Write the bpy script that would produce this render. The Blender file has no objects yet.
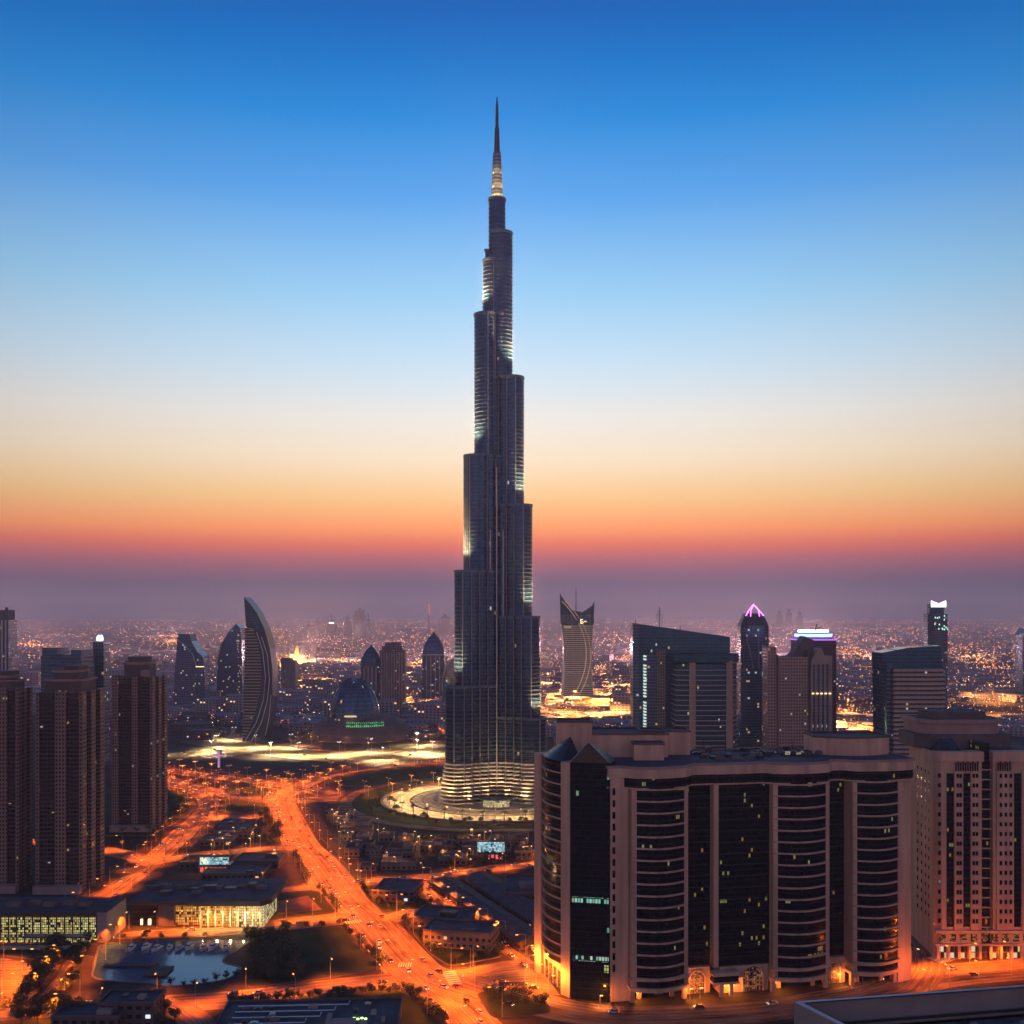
import bpy, math, random
from mathutils import Vector, noise as mnoise
R = math.radians
rnd = random.Random(7)
# Dusk city with one very tall tower: built place by place in metres.
HAZE_D = 0.9e-4
LAMP_W = 44000.0
TERR_W = 1500.0
S = bpy.context.scene
COL = S.collection

# ------------------------------------------------------------------ camera
F, HZ, CH = 1050.0, 612.0, 165.0          # focal length in pixels, horizon row, camera height
cam = bpy.data.cameras.new("camera")
co = bpy.data.objects.new("camera", cam)
COL.objects.link(co)
co.location = (0, 0, CH)
co.rotation_euler = (R(90), 0, 0)
cam.sensor_width = 36
cam.lens = 36 * F / 1024
cam.shift_y = 100 / 1024
cam.clip_start = 1
cam.clip_end = 200000
S.camera = co

def lin(c):
    return tuple(((x / 255) / 12.92 if x / 255 < .04045 else ((x / 255 + .055) / 1.055) ** 2.4) for x in c)

# ------------------------------------------------------------------ dusk sky
W = bpy.data.worlds.new("World")
S.world = W
W.use_nodes = True
nt = W.node_tree
nt.nodes.clear()
def N(t, kind, **kw):
    n = t.nodes.new(kind)
    for k, v in kw.items():
        setattr(n, k, v)
    return n
def mth(t, op, a, b=None, c=None):
    n = N(t, 'ShaderNodeMath', operation=op)
    for i, x in enumerate((a, b, c)):
        if x is None: continue
        if isinstance(x, (int, float)):
            n.inputs[i].default_value = x
        else:
            t.links.new(x, n.inputs[i])
    return n.outputs[0]
out = N(nt, 'ShaderNodeOutputWorld')
bg = N(nt, 'ShaderNodeBackground')
tc = N(nt, 'ShaderNodeTexCoord')
sp = N(nt, 'ShaderNodeSeparateXYZ')
nt.links.new(tc.outputs['Generated'], sp.inputs[0])
def ramp(stops):
    r = N(nt, 'ShaderNodeValToRGB')
    e = r.color_ramp.elements
    while len(e) < len(stops):
        e.new(.5)
    for q, (p, c, k) in zip(e, stops):
        q.position = p
        l = lin(c)
        q.color = (l[0] * k, l[1] * k, l[2] * k, 1)
    nt.links.new(sp.outputs['Z'], r.inputs[0])
    return r
# the western sky as one sees it from the ground at each row of sight, cleared of the air box in front of it
AIR = (.26, .20, .27)
SEEN = [(0, (16, 102, 184)), (60, (32, 122, 204)), (120, (60, 144, 222)), (200, (102, 170, 240)), (300, (164, 212, 248)), (370, (210, 230, 246)),
        (420, (242, 236, 230)), (460, (252, 230, 202)), (500, (252, 202, 146)), (530, (254, 160, 114)), (545, (226, 126, 112)),
        (560, (178, 114, 126)), (585, (116, 112, 134))]
stops = [(0.0, (124, 114, 138), 1)]
def delin(l):
    return 255 * (l * 12.92 if l < .0031308 else 1.055 * l ** (1 / 2.4) - .055)
for y_, c_ in reversed(SEEN):
    z_ = math.sin(math.atan((HZ - y_) / F))
    T_ = max(.22, math.exp(-HAZE_D * 495 / z_))
    l_ = [max(.004, (q - (1 - T_) * a_) / T_) for q, a_ in zip(lin(c_), AIR)]
    stops.append((z_, tuple(delin(q) for q in l_), 1))
stops += [(.70, (14, 62, 130), 1), (1.0, (10, 42, 98), 1)]
front = ramp(stops)
back = ramp([(0.0, (150, 112, 112), 1.8), (0.05, (190, 140, 130), 2.0), (0.13, (208, 154, 140), 2.05), (0.24, (172, 144, 150), 2.0), (0.45, (80, 112, 166), 1.5), (1.0, (16, 50, 108), 1)])
az = N(nt, 'ShaderNodeMapRange', interpolation_type='SMOOTHSTEP')
az.inputs[1].default_value = -.25
az.inputs[2].default_value = .75
nt.links.new(sp.outputs['Y'], az.inputs[0])
mx = N(nt, 'ShaderNodeMixRGB')
nt.links.new(az.outputs[0], mx.inputs[0])
nt.links.new(back.outputs[0], mx.inputs[1])
nt.links.new(front.outputs[0], mx.inputs[2])
# physical sky of the last light, low in the same direction
sky = N(nt, 'ShaderNodeTexSky', sky_type='NISHITA')
sky.sun_disc = False
sky.sun_elevation = R(-2)
sky.sun_rotation = 0
add = N(nt, 'ShaderNodeMixRGB', blend_type='ADD')
add.inputs[0].default_value = .006
nt.links.new(mx.outputs[0], add.inputs[1])
nt.links.new(sky.outputs[0], add.inputs[2])
sq = mth(nt, 'MULTIPLY', sp.outputs['X'], sp.outputs['X'])
fall = mth(nt, 'MAXIMUM', mth(nt, 'SUBTRACT', 1.0, mth(nt, 'MULTIPLY', sq, 1.35)), .55)
vs = N(nt, 'ShaderNodeVectorMath', operation='SCALE')
nt.links.new(add.outputs[0], vs.inputs[0])
nt.links.new(fall, vs.inputs['Scale'])
nt.links.new(vs.outputs[0], bg.inputs[0])
bg.inputs[1].default_value = 1.0
nt.links.new(bg.outputs[0], out.inputs[0])

S.view_settings.view_transform = 'Standard'
S.view_settings.look = 'None'
S.view_settings.exposure = 0
S.view_settings.gamma = 1
S.render.engine = 'CYCLES'
cy = S.cycles
cy.use_denoising = True
cy.use_adaptive_sampling = True
cy.adaptive_threshold = .02
cy.max_bounces = 8
cy.diffuse_bounces = 2
cy.glossy_bounces = 3
cy.volume_bounces = 6
cy.transparent_max_bounces = 8
cy.sample_clamp_indirect = 4
cy.sample_clamp_direct = 0
cy.use_light_tree = True

# ------------------------------------------------------------------ helpers
def G(px, py, z=0.0):
    """Ground (or height z) point seen at a place in the photograph."""
    y = F * (CH - z) / (py - HZ)
    return ((px - 512) * y / F, y)
def XA(px, y): return (px - 512) * y / F
def ZA(py, y): return CH - (py - HZ) * y / F

class MB:
    """Collects faces and links them as one mesh object."""
    def __init__(s):
        s.v, s.f, s.uv, s.m = [], [], [], []
    def face(s, pts, m=0, uv=None):
        b = len(s.v)
        s.v.extend(pts)
        s.f.append(tuple(range(b, b + len(pts))))
        s.uv.append(uv or [(p[0], p[1]) for p in pts])
        s.m.append(m)
    def wall(s, a, b, z0, z1, m=0, u0=0.0):
        l = math.hypot(b[0] - a[0], b[1] - a[1])
        s.face([(a[0], a[1], z0), (b[0], b[1], z0), (b[0], b[1], z1), (a[0], a[1], z1)], m,
               [(u0, z0), (u0 + l, z0), (u0 + l, z1), (u0, z1)])
        return u0 + l
    def prism(s, pts, z0, z1, m=0, mt=None, bottom=False, top=True):
        u = 0.0
        n = len(pts)
        for i in range(n):
            u = s.wall(pts[i], pts[(i + 1) % n], z0, z1, m, u)
        if top:
            s.face([(p[0], p[1], z1) for p in pts], m if mt is None else mt)
        if bottom:
            s.face([(p[0], p[1], z0) for p in reversed(pts)], m if mt is None else mt)
    def ring(s, pts, d, z0, z1, m=0, inner=.3):
        """A flat band that stands proud of an outline by d."""
        o, i = offset(pts, d), offset(pts, -inner)
        n = len(pts)
        for k in range(n):
            j = (k + 1) % n
            s.face([(*o[k], z0), (*o[j], z0), (*o[j], z1), (*o[k], z1)], m)
            s.face([(*o[k], z1), (*o[j], z1), (*i[j], z1), (*i[k], z1)], m)
            s.face([(*i[k], z0), (*i[j], z0), (*o[j], z0), (*o[k], z0)], m)
    def box(s, cx, cy, z0, sx, sy, sz, m=0, rot=0.0, mt=None, bottom=True):
        c, n = math.cos(rot), math.sin(rot)
        q = [(-sx / 2, -sy / 2), (sx / 2, -sy / 2), (sx / 2, sy / 2), (-sx / 2, sy / 2)]
        s.prism([(cx + a * c - b * n, cy + a * n + b * c) for a, b in q], z0, z0 + sz, m, mt, bottom)
    def cyl(s, cx, cy, z0, z1, r0, r1=None, n=12, m=0, mt=None):
        r1 = r0 if r1 is None else r1
        a = [(cx + r0 * math.cos(2 * math.pi * k / n), cy + r0 * math.sin(2 * math.pi * k / n)) for k in range(n)]
        b = [(cx + r1 * math.cos(2 * math.pi * k / n), cy + r1 * math.sin(2 * math.pi * k / n)) for k in range(n)]
        for k in range(n):
            j = (k + 1) % n
            w = 2 * math.pi * r0 / n
            s.face([(*a[k], z0), (*a[j], z0), (*b[j], z1), (*b[k], z1)], m, [(k * w, z0), (k * w + w, z0), (k * w + w, z1), (k * w, z1)])
        s.face([(*p, z1) for p in b], m if mt is None else mt)
    def tube(s, path, r, n=6, m=0):
        P = [Vector(p) for p in path]
        rings = []
        for k, p in enumerate(P):
            t = (P[min(k + 1, len(P) - 1)] - P[max(k - 1, 0)]).normalized()
            a = t.cross(Vector((0, 0, 1)))
            if a.length < .01:
                a = t.cross(Vector((0, 1, 0)))
            a.normalize()
            b = t.cross(a)
            rr = r[k] if isinstance(r, (list, tuple)) else r
            rings.append([tuple(p + rr * (math.cos(2 * math.pi * q / n) * a + math.sin(2 * math.pi * q / n) * b)) for q in range(n)])
        for k in range(len(P) - 1):
            for q in range(n):
                j = (q + 1) % n
                s.face([rings[k][q], rings[k + 1][q], rings[k + 1][j], rings[k][j]], m)
        s.face(rings[-1], m)
        s.face(list(reversed(rings[0])), m)
    def build(s, name, mats, parent=None, loc=(0, 0, 0), smooth=False):
        me = bpy.data.meshes.new(name)
        me.from_pydata(s.v, [], s.f)
        if not isinstance(mats, (list, tuple)):
            mats = [mats]
        for m in mats:
            me.materials.append(m)
        uvl = me.uv_layers.new(name="UVMap")
        flat = [c for f in s.uv for p in f for c in p]
        uvl.data.foreach_set('uv', flat)
        me.polygons.foreach_set('material_index', s.m)
        if smooth:
            me.polygons.foreach_set('use_smooth', [True] * len(s.f))
        me.update()
        o = bpy.data.objects.new(name, me)
        COL.objects.link(o)
        o.location = loc
        if parent is not None:
            o.parent = parent
        return o

def area(p):
    return sum(p[i][0] * p[(i + 1) % len(p)][1] - p[(i + 1) % len(p)][0] * p[i][1] for i in range(len(p))) / 2
def ccw(p):
    p = list(p)
    return p if area(p) > 0 else p[::-1]
def offset(p, d):
    r = []
    n = len(p)
    for i in range(n):
        a, b, c = p[i - 1], p[i], p[(i + 1) % n]
        e1, e2 = (b[0] - a[0], b[1] - a[1]), (c[0] - b[0], c[1] - b[1])
        l1, l2 = math.hypot(*e1) or 1, math.hypot(*e2) or 1
        n1, n2 = (e1[1] / l1, -e1[0] / l1), (e2[1] / l2, -e2[0] / l2)
        k = 1 + n1[0] * n2[0] + n1[1] * n2[1]
        k = max(k, .35)
        r.append((b[0] + d * (n1[0] + n2[0]) / k, b[1] + d * (n1[1] + n2[1]) / k))
    return r
def rect(w, d, cx=0.0, cy=0.0):
    return [(cx - w / 2, cy - d / 2), (cx + w / 2, cy - d / 2), (cx + w / 2, cy + d / 2), (cx - w / 2, cy + d / 2)]
def chamf(w, d, c, cx=0.0, cy=0.0):
    x, y = w / 2, d / 2
    return [(cx + a, cy + b) for a, b in [(-x + c, -y), (x - c, -y), (x, -y + c), (x, y - c), (x - c, y), (-x + c, y), (-x, y - c), (-x, -y + c)]]
def ell(a, b, n=32, cx=0.0, cy=0.0):
    return [(cx + a * math.cos(2 * math.pi * k / n), cy + b * math.sin(2 * math.pi * k / n)) for k in range(n)]

def tag(o, label=None, cat=None, group=None, kind=None):
    if label: o['label'] = label
    if cat: o['category'] = cat
    if group: o['group'] = group
    if kind: o['kind'] = kind
    return o
def thing(name, label, cat, loc=(0, 0, 0), rz=0.0, group=None):
    o = bpy.data.objects.new(name, None)
    COL.objects.link(o)
    o.location = loc
    o.rotation_euler = (0, 0, rz)
    return tag(o, label, cat, group)
def dup(o, loc=None, rz=None, scale=None, parent=None, label=None, group=None):
    c = o.copy()
    COL.objects.link(c)
    if parent is not None:
        c.parent = parent
    if loc is not None: c.location = loc
    if rz is not None: c.rotation_euler = (0, 0, rz)
    if scale is not None: c.scale = (scale, scale, scale) if not isinstance(scale, tuple) else scale
    if label: c['label'] = label
    if group: c['group'] = group
    for ch in list(o.children):
        dup(ch, parent=c)
    return c

# ------------------------------------------------------------------ materials
def newmat(name):
    m = bpy.data.materials.new(name)
    m.use_nodes = True
    t = m.node_tree
    return m, t, t.nodes['Principled BSDF']
def mat(name, col, rough=.7, metal=0.0, var=.25, scale=.15, stretch=(1, 1, 1), bump=0.0):
    m, t, p = newmat(name)
    if rough > .84: p.inputs['Specular IOR Level'].default_value = .12
    tc = N(t, 'ShaderNodeTexCoord')
    mp = N(t, 'ShaderNodeMapping')
    mp.inputs['Scale'].default_value = stretch
    t.links.new(tc.outputs['Object'], mp.inputs[0])
    nz = N(t, 'ShaderNodeTexNoise')
    nz.inputs['Scale'].default_value = scale
    nz.inputs['Detail'].default_value = 6
    t.links.new(mp.outputs[0], nz.inputs['Vector'])
    mr = N(t, 'ShaderNodeMapRange')
    mr.inputs[1].default_value, mr.inputs[2].default_value = .3, .7
    mr.inputs[3].default_value, mr.inputs[4].default_value = 1 - var, 1 + var
    t.links.new(nz.outputs[0], mr.inputs[0])
    ml = N(t, 'ShaderNodeVectorMath', operation='SCALE')
    ml.inputs[0].default_value = col
    t.links.new(mr.outputs[0], ml.inputs['Scale'])
    t.links.new(ml.outputs[0], p.inputs['Base Color'])
    p.inputs['Roughness'].default_value = rough
    p.inputs['Metallic'].default_value = metal
    if bump:
        b = N(t, 'ShaderNodeBump')
        b.inputs['Strength'].default_value = bump
        t.links.new(nz.outputs[0], b.inputs['Height'])
        t.links.new(b.outputs[0], p.inputs['Normal'])
    return m
def emit(name, col, k, sample=False):
    m, t, p = newmat(name)
    p.inputs['Base Color'].default_value = (*[min(1, c * .5) for c in col], 1)
    p.inputs['Emission Color'].default_value = (*col, 1)
    p.inputs['Emission Strength'].default_value = k
    if not sample:
        m.cycles.emission_sampling = 'NONE'
    return m
def facade(name, wall, glass, cw=2.0, fh=3.5, ww=.6, wh=.55, lit=.05, litc=((1, .62, .25), (.85, .92, 1)), ls=1.0,
           gmetal=.4, grough=.14, wrough=.7, wmetal=0.0, clump=0.0):
    """Wall with a window grid laid out in metres along the wall; a few of the rooms have their lamps on."""
    m, t, p = newmat(name)
    tc = N(t, 'ShaderNodeTexCoord')
    sp = N(t, 'ShaderNodeSeparateXYZ')
    t.links.new(tc.outputs['UV'], sp.inputs[0])
    oi = N(t, 'ShaderNodeObjectInfo')
    u, v = mth(t, 'DIVIDE', sp.outputs[0], cw), mth(t, 'DIVIDE', sp.outputs[1], fh)
    fu, fv = mth(t, 'FLOOR', u), mth(t, 'FLOOR', v)
    cb = N(t, 'ShaderNodeCombineXYZ')
    t.links.new(fu, cb.inputs[0])
    t.links.new(fv, cb.inputs[1])
    t.links.new(mth(t, 'MULTIPLY', oi.outputs['Random'], 97.0), cb.inputs[2])
    wn = N(t, 'ShaderNodeTexWhiteNoise', noise_dimensions='3D')
    t.links.new(cb.outputs[0], wn.inputs['Vector'])
    sc = N(t, 'ShaderNodeSeparateColor')
    t.links.new(wn.outputs['Color'], sc.inputs[0])
    def inside(x, w):
        if w >= 1: return None
        return mth(t, 'LESS_THAN', mth(t, 'ABSOLUTE', mth(t, 'SUBTRACT', mth(t, 'FRACT', x), .5)), w / 2)
    a, b = inside(u, ww), inside(v, wh)
    if a is None: mask = b
    elif b is None: mask = a
    else: mask = mth(t, 'MULTIPLY', a, b)
    val = wn.outputs['Value']
    if clump:
        nz = N(t, 'ShaderNodeTexNoise')
        nz.inputs['Scale'].default_value = .13
        cs = N(t, 'ShaderNodeMapping'); cs.inputs['Scale'].default_value = (.7, 2.2, 1)
        t.links.new(cb.outputs[0], cs.inputs[0]); t.links.new(cs.outputs[0], nz.inputs['Vector'])
        val = mth(t, 'ADD', val, mth(t, 'MULTIPLY', mth(t, 'SUBTRACT', nz.outputs[0], .5), clump))
    lm = mth(t, 'MULTIPLY', mth(t, 'GREATER_THAN', val, 1 - lit), mask)
    # wall tone with weathering
    nz2 = N(t, 'ShaderNodeTexNoise')
    nz2.inputs['Scale'].default_value = .25
    nz2.inputs['Detail'].default_value = 5
    mp = N(t, 'ShaderNodeMapping')
    mp.inputs['Scale'].default_value = (1, 1, .25)
    t.links.new(tc.outputs['Object'], mp.inputs[0])
    t.links.new(mp.outputs[0], nz2.inputs['Vector'])
    w1 = N(t, 'ShaderNodeVectorMath', operation='SCALE')
    w1.inputs[0].default_value = wall
    t.links.new(mth(t, 'MULTIPLY_ADD', nz2.outputs[0], .5, .75), w1.inputs['Scale'])
    g1 = N(t, 'ShaderNodeVectorMath', operation='SCALE')
    g1.inputs[0].default_value = glass
    t.links.new(mth(t, 'MULTIPLY_ADD', sc.outputs[2], .9, .55), g1.inputs['Scale'])
    mx = N(t, 'ShaderNodeMixRGB')
    t.links.new(mask, mx.inputs[0])
    t.links.new(w1.outputs[0], mx.inputs[1])
    t.links.new(g1.outputs[0], mx.inputs[2])
    t.links.new(mx.outputs[0], p.inputs['Base Color'])
    t.links.new(mth(t, 'MULTIPLY_ADD', mask, grough - wrough, wrough), p.inputs['Roughness'])
    t.links.new(mth(t, 'MULTIPLY_ADD', mask, gmetal - wmetal, wmetal), p.inputs['Metallic'])
    if lit:
        ec = N(t, 'ShaderNodeMixRGB')
        ec.inputs[1].default_value = (*litc[0], 1)
        ec.inputs[2].default_value = (*litc[1], 1)
        t.links.new(mth(t, 'GREATER_THAN', sc.outputs[1], .6), ec.inputs[0])
        t.links.new(ec.outputs[0], p.inputs['Emission Color'])
        t.links.new(mth(t, 'MULTIPLY', lm, mth(t, 'MULTIPLY_ADD', sc.outputs[0], ls, ls * .25)), p.inputs['Emission Strength'])
        m.cycles.emission_sampling = 'NONE'
    return m

M = {}
M['stone'] = mat('pink_beige_stone', (.53, .36, .26), .75, var=.26, scale=.22, stretch=(1, 1, .12))
M['stone2'] = mat('dusty_stone', (.30, .22, .21), .8, var=.2, scale=.12, stretch=(1, 1, .3))
M['dark_stone'] = mat('dark_cladding', (.10, .085, .09), .75, var=.25, scale=.1)
M['roof'] = mat('roof_membrane', (.034, .042, .062), .8, var=.5, scale=.09)
M['roof2'] = mat('roof_gravel', (.11, .10, .11), .8, var=.45, scale=.12)
M['metal'] = mat('brushed_metal', (.42, .44, .47), .38, .85, var=.15)
M['dmetal'] = mat('dark_metal', (.06, .065, .075), .45, .6, var=.2)
M['white'] = mat('white_paint', (.62, .62, .62), .6, var=.12)
M['trunk'] = mat('bark', (.07, .05, .035), .9)
M['leaf'] = mat('foliage_dark', (.030, .048, .022), .75, var=.6, scale=.5)
M['leaf2'] = mat('foliage_mid', (.045, .062, .026), .75, var=.6, scale=.5)
M['concrete'] = mat('concrete', (.27, .25, .24), .85, var=.2, scale=.08)
M['paving'] = mat('paving', (.036, .033, .037), .85, var=.35, scale=.12)
M['lawn'] = mat('lawn', (.024, .044, .018), .95, var=.45, scale=.06)
M['dirt'] = mat('bare_red_earth', (.22, .12, .08), .95, var=.35, scale=.07)
M['pale'] = mat('pale_paving', (.40, .35, .29), .8, var=.45, scale=.13)
M['wood'] = mat('dark_timber', (.07, .05, .045), .8)
M['sodium'] = emit('sodium_lamp', (1, .36, .07), 3)
M['sodium_dim'] = emit('sodium_lamp_far', (1, .36, .07), 1.3)
M['ledw'] = emit('white_lamp', (.92, .95, 1), 4)
M['ledwarm'] = emit('warm_lamp', (1, .72, .38), 2)
M['red'] = emit('red_lamp', (1, .04, .02), 5)
M['bluled'] = emit('blue_neon', (.22, .38, 1), 4)
M['purp'] = emit('magenta_neon', (1, .16, .85), 5)
M['cyan'] = emit('cyan_screen', (.35, .85, 1), .9)
M['green'] = emit('green_sign', (.16, .75, .28), .55)
M['gold'] = emit('golden_floodlit', (1, .48, .08), .8)

# ------------------------------------------------------------------ air
hz = MB()
hz.box(0, 29000, -1, 90000, 64000, 661)
m = bpy.data.materials.new('haze_air')
m.use_nodes = True
t = m.node_tree
t.nodes.clear()
o_ = N(t, 'ShaderNodeOutputMaterial')
pv = N(t, 'ShaderNodeVolumePrincipled')
pv.inputs['Color'].default_value = (1.0, .90, .95, 1)
pv.inputs['Density'].default_value = HAZE_D
pv.inputs['Anisotropy'].default_value = .35
t.links.new(pv.outputs[0], o_.inputs['Volume'])
m.cycles.homogeneous_volume = True
tag(hz.build('haze', m), kind='stuff')

# ------------------------------------------------------------------ ground
def ground_material():
    m, t, p = newmat('city_ground')
    tc = N(t, 'ShaderNodeTexCoord')
    a = N(t, 'ShaderNodeTexNoise'); a.inputs['Scale'].default_value = .006; a.inputs['Detail'].default_value = 8
    b = N(t, 'ShaderNodeTexVoronoi'); b.inputs['Scale'].default_value = .012
    c = N(t, 'ShaderNodeTexNoise'); c.inputs['Scale'].default_value = .12; c.inputs['Detail'].default_value = 5
    for q in (a, b, c):
        t.links.new(tc.outputs['Object'], q.inputs['Vector'])
    r = N(t, 'ShaderNodeValToRGB')
    e = r.color_ramp.elements
    e[0].position, e[0].color = .32, (.024, .023, .027, 1)
    e[1].position, e[1].color = .70, (.065, .054, .050, 1)
    t.links.new(a.outputs[0], r.inputs[0])
    mx = N(t, 'ShaderNodeMixRGB', blend_type='MULTIPLY'); mx.inputs[0].default_value = .55
    t.links.new(r.outputs[0], mx.inputs[1]); t.links.new(b.outputs['Color'], mx.inputs[2])
    m2 = N(t, 'ShaderNodeVectorMath', operation='SCALE')
    t.links.new(mx.outputs[0], m2.inputs[0])
    t.links.new(mth(t, 'MULTIPLY_ADD', c.outputs[0], 1.2, .5), m2.inputs['Scale'])
    t.links.new(m2.outputs[0], p.inputs['Base Color'])
    p.inputs['Roughness'].default_value = .95
    p.inputs['Specular IOR Level'].default_value = .15
    return m
g = MB()
xs = [-44000 + 88000 * i / 44 for i in range(45)]
ys = [-400 + 60000 * (j / 30) ** 2 for j in range(31)]
for i in range(44):
    for j in range(30):
        g.face([(xs[i], ys[j], 0), (xs[i + 1], ys[j], 0), (xs[i + 1], ys[j + 1], 0), (xs[i], ys[j + 1], 0)])
tag(g.build('ground', ground_material()), kind='structure')

def road_material(name, tone=(.165, .125, .088), lane=3.6, paint=.36):
    m, t, p = newmat(name)
    tc = N(t, 'ShaderNodeTexCoord')
    sp = N(t, 'ShaderNodeSeparateXYZ')
    t.links.new(tc.outputs['UV'], sp.inputs[0])
    u, v = sp.outputs[0], sp.outputs[1]
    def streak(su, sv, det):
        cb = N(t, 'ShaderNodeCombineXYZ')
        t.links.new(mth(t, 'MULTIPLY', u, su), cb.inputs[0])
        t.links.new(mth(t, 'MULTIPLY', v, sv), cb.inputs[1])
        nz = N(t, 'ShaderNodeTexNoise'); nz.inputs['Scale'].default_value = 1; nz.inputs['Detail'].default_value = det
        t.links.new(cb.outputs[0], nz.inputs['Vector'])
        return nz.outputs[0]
    light_trails = mth(t, 'ADD', mth(t, 'MULTIPLY', streak(.010, .55, 4), .9), mth(t, 'MULTIPLY', streak(.05, .09, 5), .8))  # streaks along the lanes put traffic light trails into the asphalt colour
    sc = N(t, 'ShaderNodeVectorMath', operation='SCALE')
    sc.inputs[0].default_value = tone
    t.links.new(mth(t, 'MULTIPLY_ADD', mth(t, 'SUBTRACT', light_trails, .85), 3.6, 1.0), sc.inputs['Scale'])
    lv = mth(t, 'ABSOLUTE', mth(t, 'SUBTRACT', mth(t, 'FRACT', mth(t, 'DIVIDE', v, lane)), .5))
    line = mth(t, 'MULTIPLY', mth(t, 'LESS_THAN', lv, .045), mth(t, 'LESS_THAN', mth(t, 'FRACT', mth(t, 'DIVIDE', u, 14)), .45))
    mx = N(t, 'ShaderNodeMixRGB')
    t.links.new(mth(t, 'MULTIPLY', line, .8), mx.inputs[0])
    t.links.new(sc.outputs[0], mx.inputs[1])
    mx.inputs[2].default_value = (paint, paint, paint, 1)
    t.links.new(mx.outputs[0], p.inputs['Base Color'])
    p.inputs['Roughness'].default_value = .9
    p.inputs['Specular IOR Level'].default_value = .08
    return m
M['road'] = road_material('trail_streaked_asphalt')
M['kerb'] = mat('kerb_concrete', (.14, .125, .12), .8, var=.2)
M['paint'] = mat('road_paint', (.62, .60, .56), .6, var=.3, scale=.4)

def smooth(p, n=8):
    r = []
    for i in range(len(p) - 1):
        a, b, c, d = p[max(i - 1, 0)], p[i], p[i + 1], p[min(i + 2, len(p) - 1)]
        for k in range(n):
            s = k / n
            r.append(tuple(.5 * (2 * b[q] + (c[q] - a[q]) * s + (2 * a[q] - 5 * b[q] + 4 * c[q] - d[q]) * s * s + (3 * b[q] - a[q] - 3 * c[q] + d[q]) * s ** 3) for q in range(2)))
    r.append(tuple(p[-1]))
    return r
def resample(p, step):
    d = [0.0]
    for a, b in zip(p, p[1:]):
        d.append(d[-1] + math.hypot(b[0] - a[0], b[1] - a[1]))
    n = max(2, int(d[-1] / step))
    r, j = [], 0
    for k in range(n + 1):
        x = d[-1] * k / n
        while j < len(d) - 2 and d[j + 1] < x: j += 1
        s = (x - d[j]) / ((d[j + 1] - d[j]) or 1)
        r.append((p[j][0] + (p[j + 1][0] - p[j][0]) * s, p[j][1] + (p[j + 1][1] - p[j][1]) * s))
    return r
roads = {}
_layer = [0]
def ribbon(key, L, Rr, kerbs=True):
    """Road between two kerb lines (ground points)."""
    _layer[0] += 1
    z = .03 + .012 * _layer[0]
    b, k = MB(), MB()
    u = 0
    n = len(L)
    for i in range(n - 1):
        cl0 = ((L[i][0] + Rr[i][0]) / 2, (L[i][1] + Rr[i][1]) / 2)
        cl1 = ((L[i + 1][0] + Rr[i + 1][0]) / 2, (L[i + 1][1] + Rr[i + 1][1]) / 2)
        l = math.hypot(cl1[0] - cl0[0], cl1[1] - cl0[1])
        w0 = math.hypot(L[i][0] - Rr[i][0], L[i][1] - Rr[i][1])
        w1 = math.hypot(L[i + 1][0] - Rr[i + 1][0], L[i + 1][1] - Rr[i + 1][1])
        b.face([(*L[i], z), (*Rr[i], z), (*Rr[i + 1], z), (*L[i + 1], z)], 0, [(u, -w0 / 2), (u, w0 / 2), (u + l, w1 / 2), (u + l, -w1 / 2)])
        u += l
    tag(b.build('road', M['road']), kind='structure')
    roads[key] = [((a[0] + c[0]) / 2, (a[1] + c[1]) / 2, math.hypot(a[0] - c[0], a[1] - c[1])) for a, c in zip(L, Rr)]
def road_edges(key, L, Rr, n=40):
    a, b = smooth([G(*p) for p in L]), smooth([G(*p) for p in Rr])
    ln = sum(math.hypot(q[0] - p[0], q[1] - p[1]) for p, q in zip(a, a[1:]))
    a, b = resample(a, ln / n), resample(b, sum(math.hypot(q[0] - p[0], q[1] - p[1]) for p, q in zip(b, b[1:])) / n)
    m = min(len(a), len(b))
    ribbon(key, a[:m], b[:m])
def road_mid(key, P, w, step=12):
    c = resample(smooth([G(*p) for p in P]), step)
    L, Rr = [], []
    for i, p in enumerate(c):
        a, b = c[max(i - 1, 0)], c[min(i + 1, len(c) - 1)]
        dx, dy = b[0] - a[0], b[1] - a[1]
        l = math.hypot(dx, dy) or 1
        ww = w(i / (len(c) - 1)) if callable(w) else w
        L.append((p[0] - dy / l * ww / 2, p[1] + dx / l * ww / 2))
        Rr.append((p[0] + dy / l * ww / 2, p[1] - dx / l * ww / 2))
    ribbon(key, L, Rr)

road_edges('avenue', [(262, 792), (278, 836), (293, 859), (306, 882), (319, 897), (337, 915), (351, 932), (369, 956), (386, 975), (427, 1008), (462, 1048)],
           [(290, 792), (316, 839), (337, 859), (357, 882), (369, 900), (383, 912), (401, 926), (427, 953), (442, 967), (474, 997), (528, 1048)])
road_edges('west', [(150, 776), (168, 783), (183, 790), (196, 799), (198, 808), (186, 820), (172, 831), (150, 852), (120, 878), (88, 899), (60, 915)],
           [(150, 770), (172, 776), (192, 783), (211, 792), (219, 801), (217, 811), (205, 823), (190, 839), (160, 865), (117, 899), (95, 915)])
road_mid('cross_a', [(196, 819), (235, 817), (276, 815)], 22)
road_mid('cross_b', [(150, 863), (185, 857), (240, 851), (292, 847)], 15)
road_mid('cross_c', [(236, 892), (280, 890), (325, 886)], 12)
road_mid('cross_d', [(-40, 945), (40, 942), (105, 937), (205, 934), (262, 927), (352, 918)], 21)
road_mid('bottom', [(-60, 1012), (20, 1012), (90, 1008), (150, 1004), (240, 999), (310, 990), (395, 981)], 21)
road_mid('bottom_b', [(150, 1006), (178, 1016), (200, 1046)], 22)
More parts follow.
